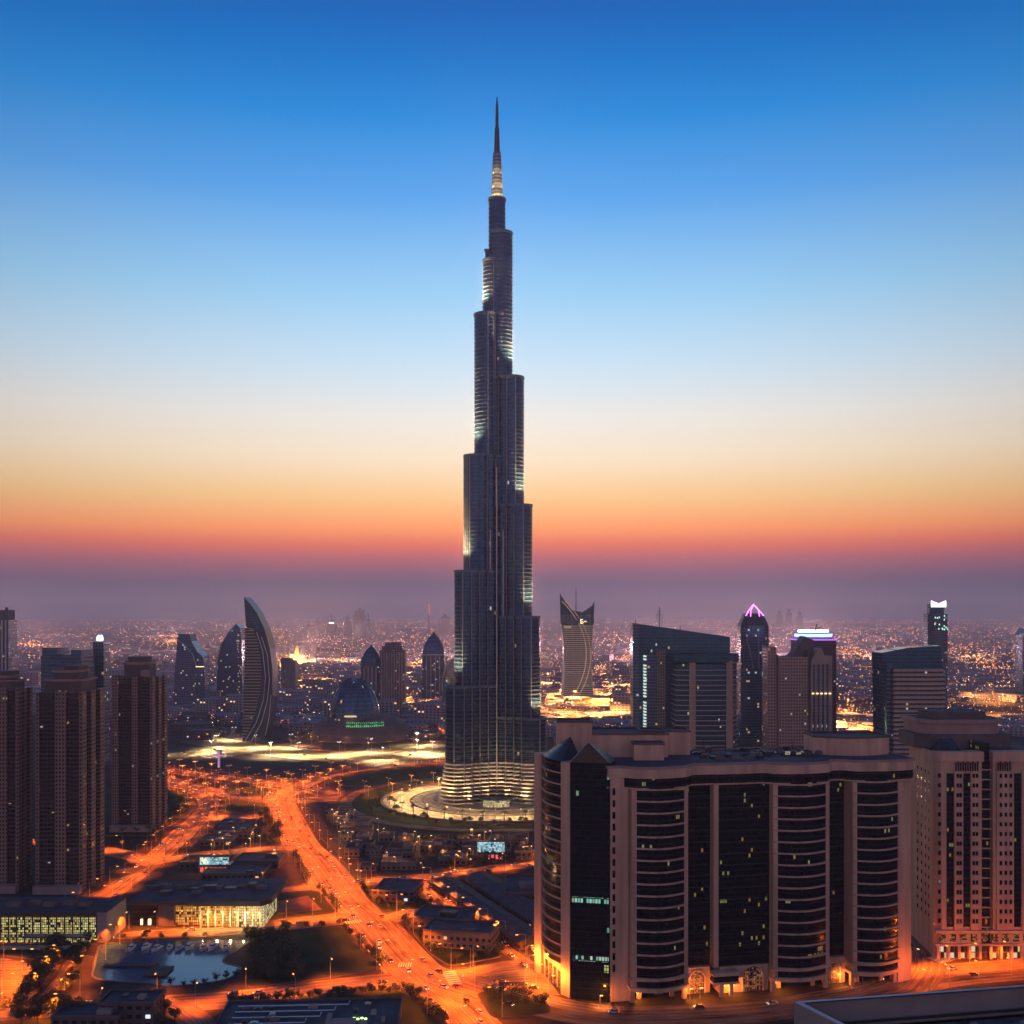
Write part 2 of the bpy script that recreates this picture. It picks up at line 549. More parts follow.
road_mid('west_lane', [(108, 938), (88, 958), (66, 985), (45, 1016), (30, 1040)], 17)
road_edges('west_yard', [(-40, 962), (0, 958), (20, 962), (40, 966)], [(-60, 1024), (-20, 1022), (20, 1012), (30, 1004)], 10)
road_mid('cross_e', [(352, 884), (395, 880), (440, 876), (500, 868), (560, 862)], 15)
road_edges('market_street', [(408, 880), (436, 907), (468, 928), (494, 947), (520, 966)], [(424, 880), (457, 907), (487, 929), (516, 951), (540, 966)])
road_mid('link', [(388, 920), (412, 913), (446, 907)], 15)
road_edges('front_street', [(420, 958), (450, 970), (475, 967), (505, 961), (536, 962)], [(430, 985), (460, 1004), (490, 1000), (530, 994), (560, 996)], 16)
road_mid('front_road', [(440, 976), (520, 1000), (600, 1016), (680, 1017), (780, 1010), (870, 996), (930, 978), (1040, 968)], lambda s: 24 if s < .6 else 26)
road_mid('side_road', [(912, 990), (928, 968), (922, 940), (913, 922), (905, 900)], 16)
road_mid('ring_a', [(140, 779), (200, 789), (240, 796), (272, 801), (330, 799), (380, 793), (455, 783)], 24)
road_mid('ring_b', [(258, 806), (284, 795), (305, 784), (340, 773), (390, 766), (460, 761)], 22)
road_mid('ring_c', [(150, 768), (200, 775), (250, 781), (300, 787), (330, 795)], 24)
road_mid('ring_d', [(214, 797), (240, 788), (262, 788), (285, 798)], 18)
road_mid('bright_a', [(120, 760), (170, 757), (215, 751), (262, 752), (310, 757), (370, 760), (470, 752)], 44)
road_mid('bright_b', [(200, 740), (250, 748), (320, 754), (400, 755), (460, 742)], 60)
road_mid('pass_a', [(-30, 842), (30, 842), (100, 850), (150, 862)], 18)

# ------------------------------------------------------------------ blocks between the roads
def block(P, top=None, inset=1.0, h=.16, px=True, round_=0):
    p = ccw([G(*q) for q in P] if px else P)
    if round_:
        q = []
        for i in range(len(p)):
            a, b, c = p[i - 1], p[i], p[(i + 1) % len(p)]
            for s in (0, .25, .5, .75, 1):
                r = round_
                la, lc = math.hypot(a[0] - b[0], a[1] - b[1]), math.hypot(c[0] - b[0], c[1] - b[1])
                A = (b[0] + (a[0] - b[0]) * min(r / la, .45), b[1] + (a[1] - b[1]) * min(r / la, .45))
                C = (b[0] + (c[0] - b[0]) * min(r / lc, .45), b[1] + (c[1] - b[1]) * min(r / lc, .45))
                q.append(tuple((1 - s) ** 2 * A[k] + 2 * s * (1 - s) * b[k] + s * s * C[k] for k in (0, 1)))
        p = q
    b = MB()
    b.prism(p, -.05, 1.0 * h + .42, 0, 1)
    tag(b.build('pavement', [M['kerb'], M['paving']]), kind='structure')
    if top:
        b = MB()
        b.prism(offset(p, -inset), h + .40, h + .48, 0)
        tag(b.build('lawn' if top in ('lawn',) else 'pavement', M[top]), kind='structure')
    return p
block([(120, 899), (160, 867), (186, 862), (240, 855), (294, 851), (306, 884), (268, 891), (235, 893), (232, 925), (100, 934), (96, 918)], None)
block([(192, 841), (207, 824), (220, 821), (270, 818), (282, 845), (236, 849), (180, 855)], 'paving', round_=6)
block([(264, 898), (318, 891), (337, 914), (263, 922)], 'lawn', round_=5)
dirt = MB(); dirt.prism(ccw([G(*q) for q in [(274, 903), (308, 897), (322, 911), (277, 916)]]), .7, .74, 0)
tag(dirt.build('ground', M['dirt']), kind='structure')
block([(245, 940), (343, 926), (384, 970), (310, 981), (246, 989)], 'lawn', 3, round_=6)
POOL = [(100, 948), (122, 944), (236, 941), (241, 948), (226, 957), (223, 964), (240, 970), (226, 980), (196, 985), (165, 987), (148, 984), (98, 980), (96, 966)]
block([(80, 950), (90, 941), (205, 938), (245, 935), (248, 990), (150, 997), (62, 1002)], None, round_=4)
block([(360, 888), (410, 884), (433, 907), (383, 914)], 'lawn', round_=4)
block([(404, 924), (456, 914), (504, 957), (450, 967), (431, 955)], 'lawn', round_=5)
block([(428, 882), (480, 878), (560, 868), (620, 930), (542, 960), (520, 952)], None)
block([(304, 804), (318, 836), (340, 858), (360, 879), (440, 873), (500, 865), (560, 860), (560, 815), (490, 836), (400, 835), (352, 806)], None)
block([(-120, 905), (60, 912), (84, 902), (115, 903), (112, 932), (-120, 944)], None)
block([(-60, 850), (80, 852), (148, 868), (118, 880), (82, 900), (40, 908), (-60, 908)], 'paving', 3)
block([(62, 836), (150, 836), (185, 818), (196, 806), (192, 798), (178, 790), (100, 784), (40, 800)], 'lawn', 3)
block([(0, 946), (38, 946), (36, 960), (0, 956), (-60, 958), (-60, 948)], 'lawn', 1.5)
block([(56, 948), (72, 948), (58, 975), (36, 1004), (20, 1008), (36, 980)], 'paving', round_=3)
block([(228, 1005), (312, 996), (404, 989), (428, 1006), (470, 1048), (220, 1048)], 'lawn', 3)
block([(-30, 1024), (60, 1018), (150, 1010), (175, 1022), (190, 1050), (-30, 1060)], 'lawn', 3)
block([(476, 994), (500, 990), (548, 1004), (552, 1013), (500, 1020), (490, 1016)], 'lawn', 2, round_=4)
block([(222, 790), (243, 785.5), (266, 788), (277, 794), (258, 797), (235, 796)], 'lawn', 3, round_=10)
block([(220, 803), (268, 803), (269, 812), (219, 814)], 'lawn', 3, round_=10)
block([(335, 786), (360, 776), (400, 769), (452, 765), (452, 780), (390, 787)], 'lawn', 3, round_=14)
block([(180, 765), (260, 758), (330, 763), (400, 764), (300, 781), (240, 775)], 'paving', 3, round_=12)

# pool water
wm, t, p = newmat('pool_water')
p.inputs['Base Color'].default_value = (.03, .11, .19, 1)
p.inputs['Roughness'].default_value = .09
p.inputs['Specular IOR Level'].default_value = .8
nz = N(t, 'ShaderNodeTexNoise'); nz.inputs['Scale'].default_value = .5
tc = N(t, 'ShaderNodeTexCoord'); t.links.new(tc.outputs['Object'], nz.inputs['Vector'])
bp = N(t, 'ShaderNodeBump'); bp.inputs['Strength'].default_value = .12; bp.inputs['Distance'].default_value = .3
t.links.new(nz.outputs[0], bp.inputs['Height']); t.links.new(bp.outputs[0], p.inputs['Normal'])
w = MB()
pp = ccw(smooth([G(*q) for q in POOL + POOL[:1]], 4)[:-1])
w.prism(pp, .60, .66, 0)
tag(w.build('water', wm), kind='structure')
k = MB(); k.ring(pp, 1.1, .55, .82, 0, -.02)
tag(k.build('pool_edge', M['kerb']), kind='structure')

# ------------------------------------------------------------------ tower plaza
TX, TY = XA(497, 920), 920.0
def disc(name, r0, r1, z0, z1, m, kind='structure'):
    b = MB()
    n = 96
    for k in range(n):
        a, c = 2 * math.pi * k / n, 2 * math.pi * (k + 1) / n
        P = lambda r, q, z: (TX + r * math.cos(q), TY + r * math.sin(q), z)
        b.face([P(r1, a, z0), P(r1, c, z0), P(r1, c, z1), P(r1, a, z1)])
        if r0 > 0:
            b.face([P(r0, a, z1), P(r1, a, z1), P(r1, c, z1), P(r0, c, z1)])
            b.face([P(r0, c, z0), P(r0, a, z0), P(r0, a, z1), P(r0, c, z1)])
        else:
            b.face([(TX, TY, z1), P(r1, a, z1), P(r1, c, z1)])
    return tag(b.build(name, m), kind=kind)
disc('pavement', 0, 140, -.05, .75, [M['paving']])
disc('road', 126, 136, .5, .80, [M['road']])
disc('lawn', 100, 125, .5, .90, [M['lawn']])
disc('plaza', 0, 100, .5, 1.0, [M['pale']])
disc('plaza_step', 0, 56, .9, 2.2, [M['concrete']])
for r_ in (64, 74, 88):
    disc('plaza_band', r_, r_ + 2.2, .9, 1.06, [M['concrete' if r_ != 74 else 'paving']])
disc('plaza_kerb', 99, 101.5, .5, 1.9, [M['kerb']])

# zebra crossings
def zebra(px0, py0, px1, py1, n, ln):
    A, B = G(px0, py0), G(px1, py1)
    dx, dy = B[0] - A[0], B[1] - A[1]
    l = math.hypot(dx, dy); dx, dy = dx / l, dy / l
    b = MB()
    for k in range(n):
        s = (k + .5) * l / n
        b.box(A[0] + dx * s, A[1] + dy * s, .60, ln, l / n * .5, .02, 0, math.atan2(dy, dx) + math.pi / 2)
    tag(b.build('road_marking', M['paint']), kind='structure')
zebra(398, 966, 412, 966, 6, 6)
zebra(934, 962, 952, 957, 8, 9)
zebra(345, 924, 362, 922, 7, 5)
zebra(448, 972, 456, 986, 7, 6)

# ------------------------------------------------------------------ street lamps
def lamp_data(name, col, watts, r=.4, cone=0):
    l = bpy.data.lights.new(name, 'SPOT' if cone else 'POINT')
    if cone:
        l.spot_size, l.spot_blend = R(cone), .55
    l.color = col
    l.energy = watts
    l.shadow_soft_size = r
    return l
SOD = (1, .152, .006)
L_sod = lamp_data('sodium_light', SOD, LAMP_W, .4, 122)
L_sodbig = lamp_data('sodium_light_tall', SOD, LAMP_W * .85, .5, 122)
L_white = lamp_data('white_light', (1, .72, .32), LAMP_W * 9, .6, 150)
L_warm = lamp_data('warm_light', (1, .56, .17), LAMP_W * .36)
def lamp_proto(name, label, group, h, head, light, reach=2.4, heads=1):
    t = thing(name, label, 'street lamp', group=group)
    b = MB()
    b.cyl(0, 0, 0, h, .16, .09, 8)
    b.cyl(0, 0, 0, .8, .3, .22, 8)
    b.build('pole', M['metal'], t)
    for k in range(heads):
        s = 1 if k == 0 else -1
        a = MB()
        a.tube([(0, 0, h - .4), (s * reach * .4, 0, h + .25), (s * reach, 0, h + .3)], .07, 5)
        a.build('arm', M['metal'], t)
        c = MB()
        c.prism([(s * reach - .65, -.26), (s * reach + .65, -.26), (s * reach + .55, .26), (s * reach - .55, .26)], h + .12, h + .36, 0, bottom=True)
        c.build('lamp_head', M[head], t)
    lo = bpy.data.objects.new('lamp_light', light)
    COL.objects.link(lo)
    lo.location = (reach if heads == 1 else 0, 0, h - .05)
    lo.parent = t
    return t
P_sod = lamp_proto('street_lamp', 'orange sodium street lamp with one arm on a slim pole beside a glowing road', 'orange street lamps along the roads', 10, 'sodium', L_sod, 4.6)
P_tall = lamp_proto('highway_lamp', 'tall twin-armed orange highway lamp between the interchange roads', 'tall lamps of the road interchange', 10, 'sodium_dim', L_sodbig, 2.8, 2)
P_white = lamp_proto('floodlight_mast', 'tall mast with white lamps over the brightly lit road far behind the interchange', 'white lamps of the bright road', 16, 'ledw', L_white, 2.6, 2)
P_warm = lamp_proto('plaza_lamp', 'short warm white lamp standing on the round plaza of the tallest tower', 'warm lamps of the round plaza', 7, 'ledwarm', L_warm, 1.0)
P_yard = lamp_proto('yard_lamp', 'warm lamp on a pole among low roofs or before the domed hall', 'lamps of the low quarter', 8, 'ledwarm', lamp_data('yard_light', (1, .36, .08), LAMP_W * .05), 1.0)
_used = set()
def put(proto, x, y, rz=0.0, z=0.0):
    if proto.name not in _used:
        _used.add(proto.name)
        proto.location, proto.rotation_euler = (x, y, z), (0, 0, rz)
        return proto
    return dup(proto, (x, y, z), rz)
def along(key, proto, gap, off=1.0, sides=(1, -1), start=0.0, end=1.0, z=0.05):
    c = roads[key]
    d = 0.0
    nxt = gap * .5
    tot = sum(math.hypot(b[0] - a[0], b[1] - a[1]) for a, b in zip(c, c[1:]))
    side = 0
    for a, b in zip(c, c[1:]):
        l = math.hypot(b[0] - a[0], b[1] - a[1])
        while d + l >= nxt:
            s = (nxt - d) / l
            x, y, w = (a[q] + (b[q] - a[q]) * s for q in range(3))
            if start <= nxt / tot <= end:
                dx, dy = (b[0] - a[0]) / l, (b[1] - a[1]) / l
                sd = sides[side % len(sides)]
                nx, ny = -dy * sd, dx * sd
                px, py = x + nx * (w / 2 + off), y + ny * (w / 2 + off)
                put(proto, px, py, math.atan2(-ny, -nx), z)
                side += 1
            nxt += gap
        d += l
P_ave = lamp_proto('street_lamp', 'taller orange street lamp with a long arm over the wide avenue', 'orange lamps of the wide avenue', 13, 'sodium', lamp_data('sodium_light_avenue', SOD, LAMP_W * 1.45, .5, 140), 5.6)
along('avenue', P_ave, 15, 1.2)
along('west', P_sod, 15, 1.2)
along('cross_a', P_sod, 30, 1.0)
along('cross_b', P_sod, 28, 1.0)
along('cross_c', P_sod, 30, 1.0, (1,))
along('cross_d', P_sod, 14, 1.0, (1,))
along('bottom', P_sod, 19, 1.0)
along('west_lane', P_sod, 24, 1.0, (1,))
along('west_yard', P_sod, 26, -4.0)
along('cross_e', P_sod, 28, 1.0)
along('market_street', P_sod, 24, 1.0, (1,))
along('link', P_sod, 26, 1.0, (1,))
along('front_street', P_sod, 18, 0.0)
P_wide = lamp_proto('street_lamp', 'orange street lamp close to the walls of the stone buildings at the right', 'orange lamps close to the stone buildings', 9, 'sodium', lamp_data('sodium_light_open', SOD, LAMP_W * .22))
along('front_road', P_wide, 17, -1.0, (-1,), .70, 1)
along('front_road', P_sod, 15, 0.5, (1,), .68, 1)
for q_ in ((4, 972), (22, 972), (12, 985), (36, 980), (2, 998), (24, 998), (44, 968), (-14, 985)):
    put(P_sod, *G(*q_), 0, .3)
P_corner = lamp_proto('street_lamp', 'bright amber street lamp at the left corner of the big stone building', 'amber lamps at the corner of the stone building', 9, 'sodium', lamp_data('sodium_light_corner', (1, .22, .02), LAMP_W * .55))
for q_ in ((527, 966), (529, 976), (536, 986), (548, 998)):
    put(P_corner, *G(*q_), 0, .3)
L_porch = lamp_data('porch_light', (1, .24, .03), LAMP_W * .13, .3)
P_bol = lamp_proto('porch_lamp', 'low orange lamp at the foot of the entrance columns of the stone building', 'orange porch lamps of the stone building', 4.2, 'sodium', L_porch, .6)
for q_ in ((634, 1001), (722, 997), (732, 996), (776, 992), (852, 986), (838, 985), (700, 999), (690, 1000), (600, 1007), (905, 978)):
    put(P_bol, *G(*q_), 0, .3)
along('pass_a', P_sod, 34, 1.0, (1,))
for k_ in ('ring_a', 'ring_b', 'ring_c'):
    along(k_, P_tall, 13, 1.0)
along('ring_d', P_tall, 16, 1.0)
along('bright_a', P_white, 62, 1.0)
along('bright_b', P_white, 62, 1.0)
for k_ in range(26):
    a_ = 2 * math.pi * (k_ + .5) / 26
    put(P_warm, TX + 84 * math.cos(a_), TY + 84 * math.sin(a_), a_, 1.0)

# ------------------------------------------------------------------ the tallest tower
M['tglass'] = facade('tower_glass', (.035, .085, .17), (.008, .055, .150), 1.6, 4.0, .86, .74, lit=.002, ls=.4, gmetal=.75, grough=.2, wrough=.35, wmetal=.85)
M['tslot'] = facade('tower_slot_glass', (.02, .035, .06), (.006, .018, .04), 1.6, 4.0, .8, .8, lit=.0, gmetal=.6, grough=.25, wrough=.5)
M['tsteel'] = mat('tower_steel', (.075, .13, .22), .45, .6, var=.12, scale=.08)
M['tfin'] = mat('tower_fin', (.32, .33, .35), .4, .6, var=.1)
M['tmull'] = mat('tower_mullion', (.20, .28, .38), .38, .75, var=.1)
def wing_outline(r, w, flare=0.0):
    """Plan of a wing pointing along +x: scalloped flanks, round nose."""
    up = []
    s = 3.0
    n = max(3, int(r * .8))
    for i in range(n + 1):
        s = r * i / n
        hw = w + flare + 3.6 * max(0.0, 1 - s / max(r * .62, 1)) + 2.2 * abs(math.sin(math.pi * s / 7.6))
        up.append((s, hw))
    r0 = up[-1][1]
    nose = []
    for i in range(1, 12):
        a = math.pi / 2 - math.pi * i / 12
        nose.append((r + (w + flare) * math.cos(a) * 1.0, r0 * math.sin(a)))
    dn = [(a, -b) for a, b in reversed(up)]
    return ccw(up + nose + dn)
def spin(p, a, cx=0, cy=0):
    c, s = math.cos(a), math.sin(a)
    return [(cx + x * c - y * s, cy + x * s + y * c) for x, y in p]
tower = thing('skyscraper', 'needle-tipped dark blue skyscraper far taller than everything, stepping back in wings above the round plaza', 'skyscraper', (TX, TY, 2.2))
zz = lambda py: CH - (py - HZ) * .876 - 2.2
tiers = {
    R(210): [(39, 10, zz(685)), (30.5, 10, zz(572)), (21.6, 9.4, zz(458)), (12.4, 8.4, zz(317)), (6.0, 6.6, zz(262))],
    R(330): [(37, 10, zz(716)), (31.5, 9.8, zz(617)), (24.0, 9.4, zz(507)), (16.4, 8.8, zz(380)), (6.5, 7.6, zz(235))],
    R(90): [(38, 10, zz(660)), (30, 10, zz(545)), (21, 9.4, zz(420)), (12, 8.4, zz(300)), (5, 6.6, zz(250))],
}
terraces = []
for ang, ts in tiers.items():
    z0 = 0.0
    wing = MB(); bands = MB(); fins = MB()
    for k, (r, w, z1) in enumerate(ts):
        pl = spin(wing_outline(r, w), ang)
        # drop the inner end edge of the outline: it lies inside the core
        lo = wing_outline(r, w)
        u_ = 0.0
        for i in range(len(pl)):
            j = (i + 1) % len(pl)
            sm = (lo[i][0] + lo[j][0]) / 2
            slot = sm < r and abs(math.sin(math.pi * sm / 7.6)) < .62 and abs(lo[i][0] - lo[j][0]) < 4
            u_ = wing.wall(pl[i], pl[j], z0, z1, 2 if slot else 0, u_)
        wing.face([(p[0], p[1], z1) for p in pl], 1)
        z = z0 + 4
        while z < z1 - 1:
            bands.ring(pl, .42, z, z + .30, 0, .05)
            z += 3.4
        bands.ring(pl, .7, z1 - 1.2, z1 + 1.0, 0, .3)
        lo = wing_outline(r, w)
        for i in range(len(lo)):
            x, y = lo[i]
            if abs(math.sin(math.pi * x / 7.6)) < .30 and x > 2:
                q = spin([(x, y)], ang)[0]
                nx = math.hypot(*q) or 1
                fins.box(q[0], q[1], z0, .9, .9, z1 - z0 - .5, 0, ang)
        if k + 1 < len(ts):
            terraces.append((ang, ts[k + 1][0] + ts[k + 1][1], r + w, ts[k + 1][1], z1))
        z0 = z1
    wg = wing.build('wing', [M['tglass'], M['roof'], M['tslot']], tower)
    bands.build('floor_band', M['tsteel'], wg)
    fins.build('fin', M['tmull'], wg)
# flared foot with bright rings
for ang in tiers:
    if ang == R(90): continue
    b = MB()
    r, w, _ = tiers[ang][0]
    for k in range(11):
        pl = spin(wing_outline(r, w, 0.6 + 5.2 * (1 - k / 11) ** 1.4), ang)
        b.ring(pl, .6, .6 + k * 3.2, 1.9 + k * 3.2, 0, 6)
    b.build('base_ring', M['tfin'], tower)
# core
c = MB()
core = ell(7.2, 7.2, 20)
c.prism(core, 0, zz(200), 0, 1)
cr = c.build('core', [M['tglass'], M['roof']], tower)
b = MB()
z = zz(300)
while z < zz(203):
    b.ring(core, .4, z, z + .38, 0, .05)
    z += 4
b.ring(core, .8, zz(200) - 1, zz(200) + 1, 0, .3)
b.build('floor_band', M['tsteel'], cr)
b = MB()
for a in (-18, -9, 0, 9, 18):
    x = a * .62
    b.box(x, -17.0 + abs(a) * .12, 0, .9, 1.6, zz(470) - abs(a) * 6, 0)
b.build('rib', M['tfin'], tower)
sp_ = MB()
sp_.cyl(0, 0, zz(200), zz(153), 5.2, 3.4, 14)
spire = sp_.build('spire', M['tsteel'], tower)
b = MB()
for k in range(12):
    z = zz(200) + 3 + k * 3.2
    rr = 5.2 - 1.8 * (z - zz(200)) / (zz(153) - zz(200))
    b.ring(ell(rr, rr, 14), .3, z, z + .8, 0, .1)
b.build('spire_ring', M['tfin'], spire)
b = MB()
b.cyl(0, 0, zz(153), zz(128), 2.6, 2.0, 10)
b.cyl(0, 0, zz(128), zz(104), 1.5, 1.2, 10)
b.cyl(0, 0, zz(104), zz(97), .8, .5, 8)
b.build('needle', M['dmetal'], spire)
# upward lights on the terraces, at the spire and at the foot
def upl(x, y, z, col, w, r=.5, name='terrace_light'):
    l = bpy.data.objects.new(name, lamp_data(name, col, w, r))
    COL.objects.link(l)
    l.location = (x, y, z)
    l.parent = tower
def spot_up(x, y, z, tx, ty, tz, col, w, cone, name='terrace_light'):
    l = bpy.data.objects.new(name, lamp_data(name, col, w, .8, cone))
    COL.objects.link(l)
    l.location = (x, y, z)
    l.rotation_euler = Vector((tx - x, ty - y, tz - z)).to_track_quat('-Z', 'Y').to_euler()
    l.parent = tower
for ang, ri, ro, w, z in terraces:
    if ang == R(90): continue
    c_, s_ = math.cos(ang), math.sin(ang)
    for q in (-.7, 0.0, .7):
        rr = ro - 1.2 - abs(q) * 3
        x, y = rr * c_ - q * w * s_, rr * s_ + q * w * c_
        tr = ri - 2
        spot_up(x, y, z + 1.6, tr * c_ - q * w * s_, tr * s_ + q * w * c_, z + 48, (1, .50, .18), TERR_W * 700, 46)
for a in (200, 250, 290, 340):
    for dz, k in ((2, 1), (12, .8), (24, .5)):
        upl(8.0 * math.cos(R(a)), 8.0 * math.sin(R(a)), zz(199) + dz, (1, .55, .18), TERR_W * 2.2 * k)
for x, y, tx, ty in ((-8, -30, -7, -20), (8, -30, 7, -20), (0, -34, 0, -18), (-24, -36, -20, -22), (24, -36, 20, -22), (-42, -38, -36, -28), (42, -38, 36, -28), (-58, -24, -44, -22), (58, -24, 44, -22)):
    spot_up(x, y, 2, tx, ty, 46, (1, .56, .20), TERR_W * 90, 60, 'base_light')

# ------------------------------------------------------------------ towers
M['dimwarm'] = emit('dim_warm_window', (1, .68, .36), .8)
M['riblight'] = emit('rib_light', (1, .66, .36), .36)
M['blueglass'] = facade('blue_curtain_wall', (.06, .11, .18), (.022, .09, .19), 2.2, 3.6, .82, .72, lit=.014, ls=.45, gmetal=.6, grough=.18, wrough=.4, wmetal=.5)
M['blueglass2'] = facade('slate_curtain_wall', (.075, .115, .18), (.03, .08, .16), 3.0, 3.6, .8, .6, lit=.03, ls=.4, gmetal=.5, grough=.2, wrough=.5, wmetal=.3)
M['tealglass'] = facade('teal_curtain_wall', (.025, .07, .12), (.006, .075, .145), 1.8, 3.6, .9, .8, lit=.006, ls=.4, gmetal=.6, grough=.15, wrough=.4, wmetal=.5)
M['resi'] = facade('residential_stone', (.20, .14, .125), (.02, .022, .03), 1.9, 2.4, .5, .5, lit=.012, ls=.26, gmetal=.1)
M['resi_dark'] = facade('shaded_balcony_wall', (.030, .026, .030), (.010, .012, .018), 2.2, 2.4, .7, .6, lit=.010, ls=.24, gmetal=.1)  # recess shade is put into this darker wall colour
M['beige'] = facade('beige_wall', (.34, .24, .20), (.03, .03, .04), 3.0, 3.5, .5, .5, lit=.03, ls=.4, gmetal=.2)
M['beige_plain'] = mat('beige_plain', (.36, .26, .22), .75, var=.14, scale=.1, stretch=(1, 1, .3))
M['mauve'] = facade('mauve_wall', (.19, .15, .17), (.035, .04, .06), 2.8, 3.4, .55, .55, lit=.04, ls=.35, gmetal=.2)
M['fargrey'] = facade('distant_wall', (.15, .14, .17), (.05, .055, .08), 6, 5, .6, .6, lit=.05, ls=.9, gmetal=.2)
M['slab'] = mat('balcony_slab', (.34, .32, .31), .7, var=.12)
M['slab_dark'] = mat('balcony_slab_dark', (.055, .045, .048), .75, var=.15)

def floors(parent, pl, z0, z1, step, d=.7, th=.7, m='slab', name='floor_slab', inner=.1):
    b = MB()
    z = z0 + step
    while z < z1 - th:
        b.ring(pl, d, z - th, z, 0, inner)
        z += step
    return b.build(name, M[m], parent)
def extr(poly, y0, y1, m=0, b=None, ms=None):
    """A profile drawn as (x, z) pulled back from y0 to y1."""
    b = b or MB()
    p = list(poly)
    a = sum(p[i][0] * p[(i + 1) % len(p)][1] - p[(i + 1) % len(p)][0] * p[i][1] for i in range(len(p)))
    if a < 0: p = p[::-1]
    b.face([(x, y0, z) for x, z in p], m, [(x, z) for x, z in p])
    b.face([(x, y1, z) for x, z in reversed(p)], m, [(x, z) for x, z in reversed(p)])
    n = len(p)
    for i in range(n):
        (x0, z0), (x1, z1) = p[i], p[(i + 1) % n]
        b.face([(x0, y0, z0), (x0, y1, z0), (x1, y1, z1), (x1, y0, z1)], m if ms is None else ms,
               [(y0, z0), (y1, z0), (y1, z1), (y0, z1)])
    return b
def prof(pts, Y, X0):
    return [(XA(px, Y) - X0, max(0.0, ZA(py, Y))) for px, py in pts]

# --- the three dark residential towers at the left
def span(px0, px1, y, depth):
    """Centre and width of a block whose outline, flank included, spans px0 to px1."""
    a = XA(px0, y if px0 < 512 else y + depth)
    c = XA(px1, y + depth if px1 < 512 else y)
    return (a + c) / 2, c - a
def residential(name_label, px0, px1, ptop, pcrown, pbase, bays, crown, depth=30):
    Y = 165 * F / (pbase - HZ)
    X0, w = span(px0, px1, Y, depth)
    H, HC = ZA(ptop, Y), ZA(pcrown, Y)
    t = thing('apartment_tower', name_label, 'apartment tower', (X0, Y + depth / 2, .3))
    b = MB()
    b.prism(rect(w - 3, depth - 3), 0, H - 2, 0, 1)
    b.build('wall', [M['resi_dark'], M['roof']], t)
    y = -depth / 2
    proto = None
    nfl = int((H - 8) / 2.5)
    for kind, a, c in bays:
        xa, xb = -w / 2 + a * w, -w / 2 + c * w
        if kind == 'pier':
            b = MB()
            b.prism([(xa, y - .2), (xb, y - .2), (xb, y + 6), (xa, y + 6)], 0, H, 0, 1)
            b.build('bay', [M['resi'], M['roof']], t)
        else:
            b = MB()
            n = 7
            arc = [(xa + (xb - xa) * k / n, y + 1.2 - 1.6 * math.sin(math.pi * k / n)) for k in range(n + 1)]
            pl = arc + [(xb, y + 2.4), (xa, y + 2.4)]
            b.prism(pl, 0, .35, 0, 0, True)
            for k in range(n):
                b.wall(arc[k], arc[k + 1], .35, 1.0, 0)
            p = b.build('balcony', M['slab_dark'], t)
            p.location = (0, 0, 6)
            for f in range(1, nfl):
                q = p.copy(); COL.objects.link(q); q.parent = t; q.location = (0, 0, 6 + 2.5 * f)
    # side walls: tall piers and a recess
    for s in (-1, 1):
        b = MB()
        for k in (-.5, -.1, .3):
            b.box(s * (w / 2 - .6), k * depth + depth * .1, 0, 2.0, depth * .18, H - 1, 0)
        b.build('bay', [M['resi'], M['roof']], t)
    b = MB()
    b.box(0, -depth / 2 - 1.5, 0, w * 1.02, 5, 5, 0)
    b.build('entrance_base', M['stone2'], t)
    crown(t, w, depth, H, HC)
    return t
def crown_a(t, w, d, H, HC):
    b = MB()
    b.prism(chamf(w * .80, d * .8, 3), H - 2, H + (HC - H) * .45, 0, 1)
    b.prism(chamf(w * .56, d * .6, 3), H + (HC - H) * .45, HC - 2, 0, 1)
    b.box(w * .12, 0, HC - 2, w * .34, d * .4, 2, 0)
    b.build('crown', [M['dark_stone'], M['roof']], t)
    c = MB()
    c.ring(chamf(w * .80, d * .8, 3), 1.1, H + (HC - H) * .36, H + (HC - H) * .45, 0, .5)
    c.ring(chamf(w * .56, d * .6, 3), .9, HC - 4, HC - 2.6, 0, .5)
    c.build('cornice', M['stone2'], t)
def crown_b(t, w, d, H, HC):
    b = MB()
    b.prism(chamf(w * .62, d * .7, 4), H - 2, HC - 3, 0, 1)
    b.prism(ell(w * .29, d * .3, 24), HC - 3, HC, 0, 1)
    b.build('crown', [M['dark_stone'], M['roof']], t)
    c = MB()
    c.ring(chamf(w * .62, d * .7, 4), 1.0, HC - 5.5, HC - 3.6, 0, .5)
    c.cyl(w * .27, -d * .36, H - 1, H + 4, 3.2, 3.2, 14)
    c.build('cornice', M['stone2'], t)
residential('dark stone apartment tower with a stepped top, cut off by the left edge', -22, 32, 688, 672, 893,
            [('pier', .12, .24), ('balc', .26, .50), ('pier', .52, .72), ('balc', .73, .95), ('pier', .95, 1.0)], crown_a, 18)
residential('dark stone apartment tower with a stepped crown in front of the notched blue block', 36, 104, 691, 667, 894,
            [('balc', .02, .40), ('pier', .42, .66), ('balc', .68, .94), ('pier', .95, 1.0)], crown_a, 34)
residential('dark stone apartment tower with a rounded crown standing beside the curving west road', 112, 167, 676, 658, 832,
            [('pier', .0, .16), ('balc', .17, .48), ('pier', .49, .64), ('balc', .65, .98)], crown_b, 34)

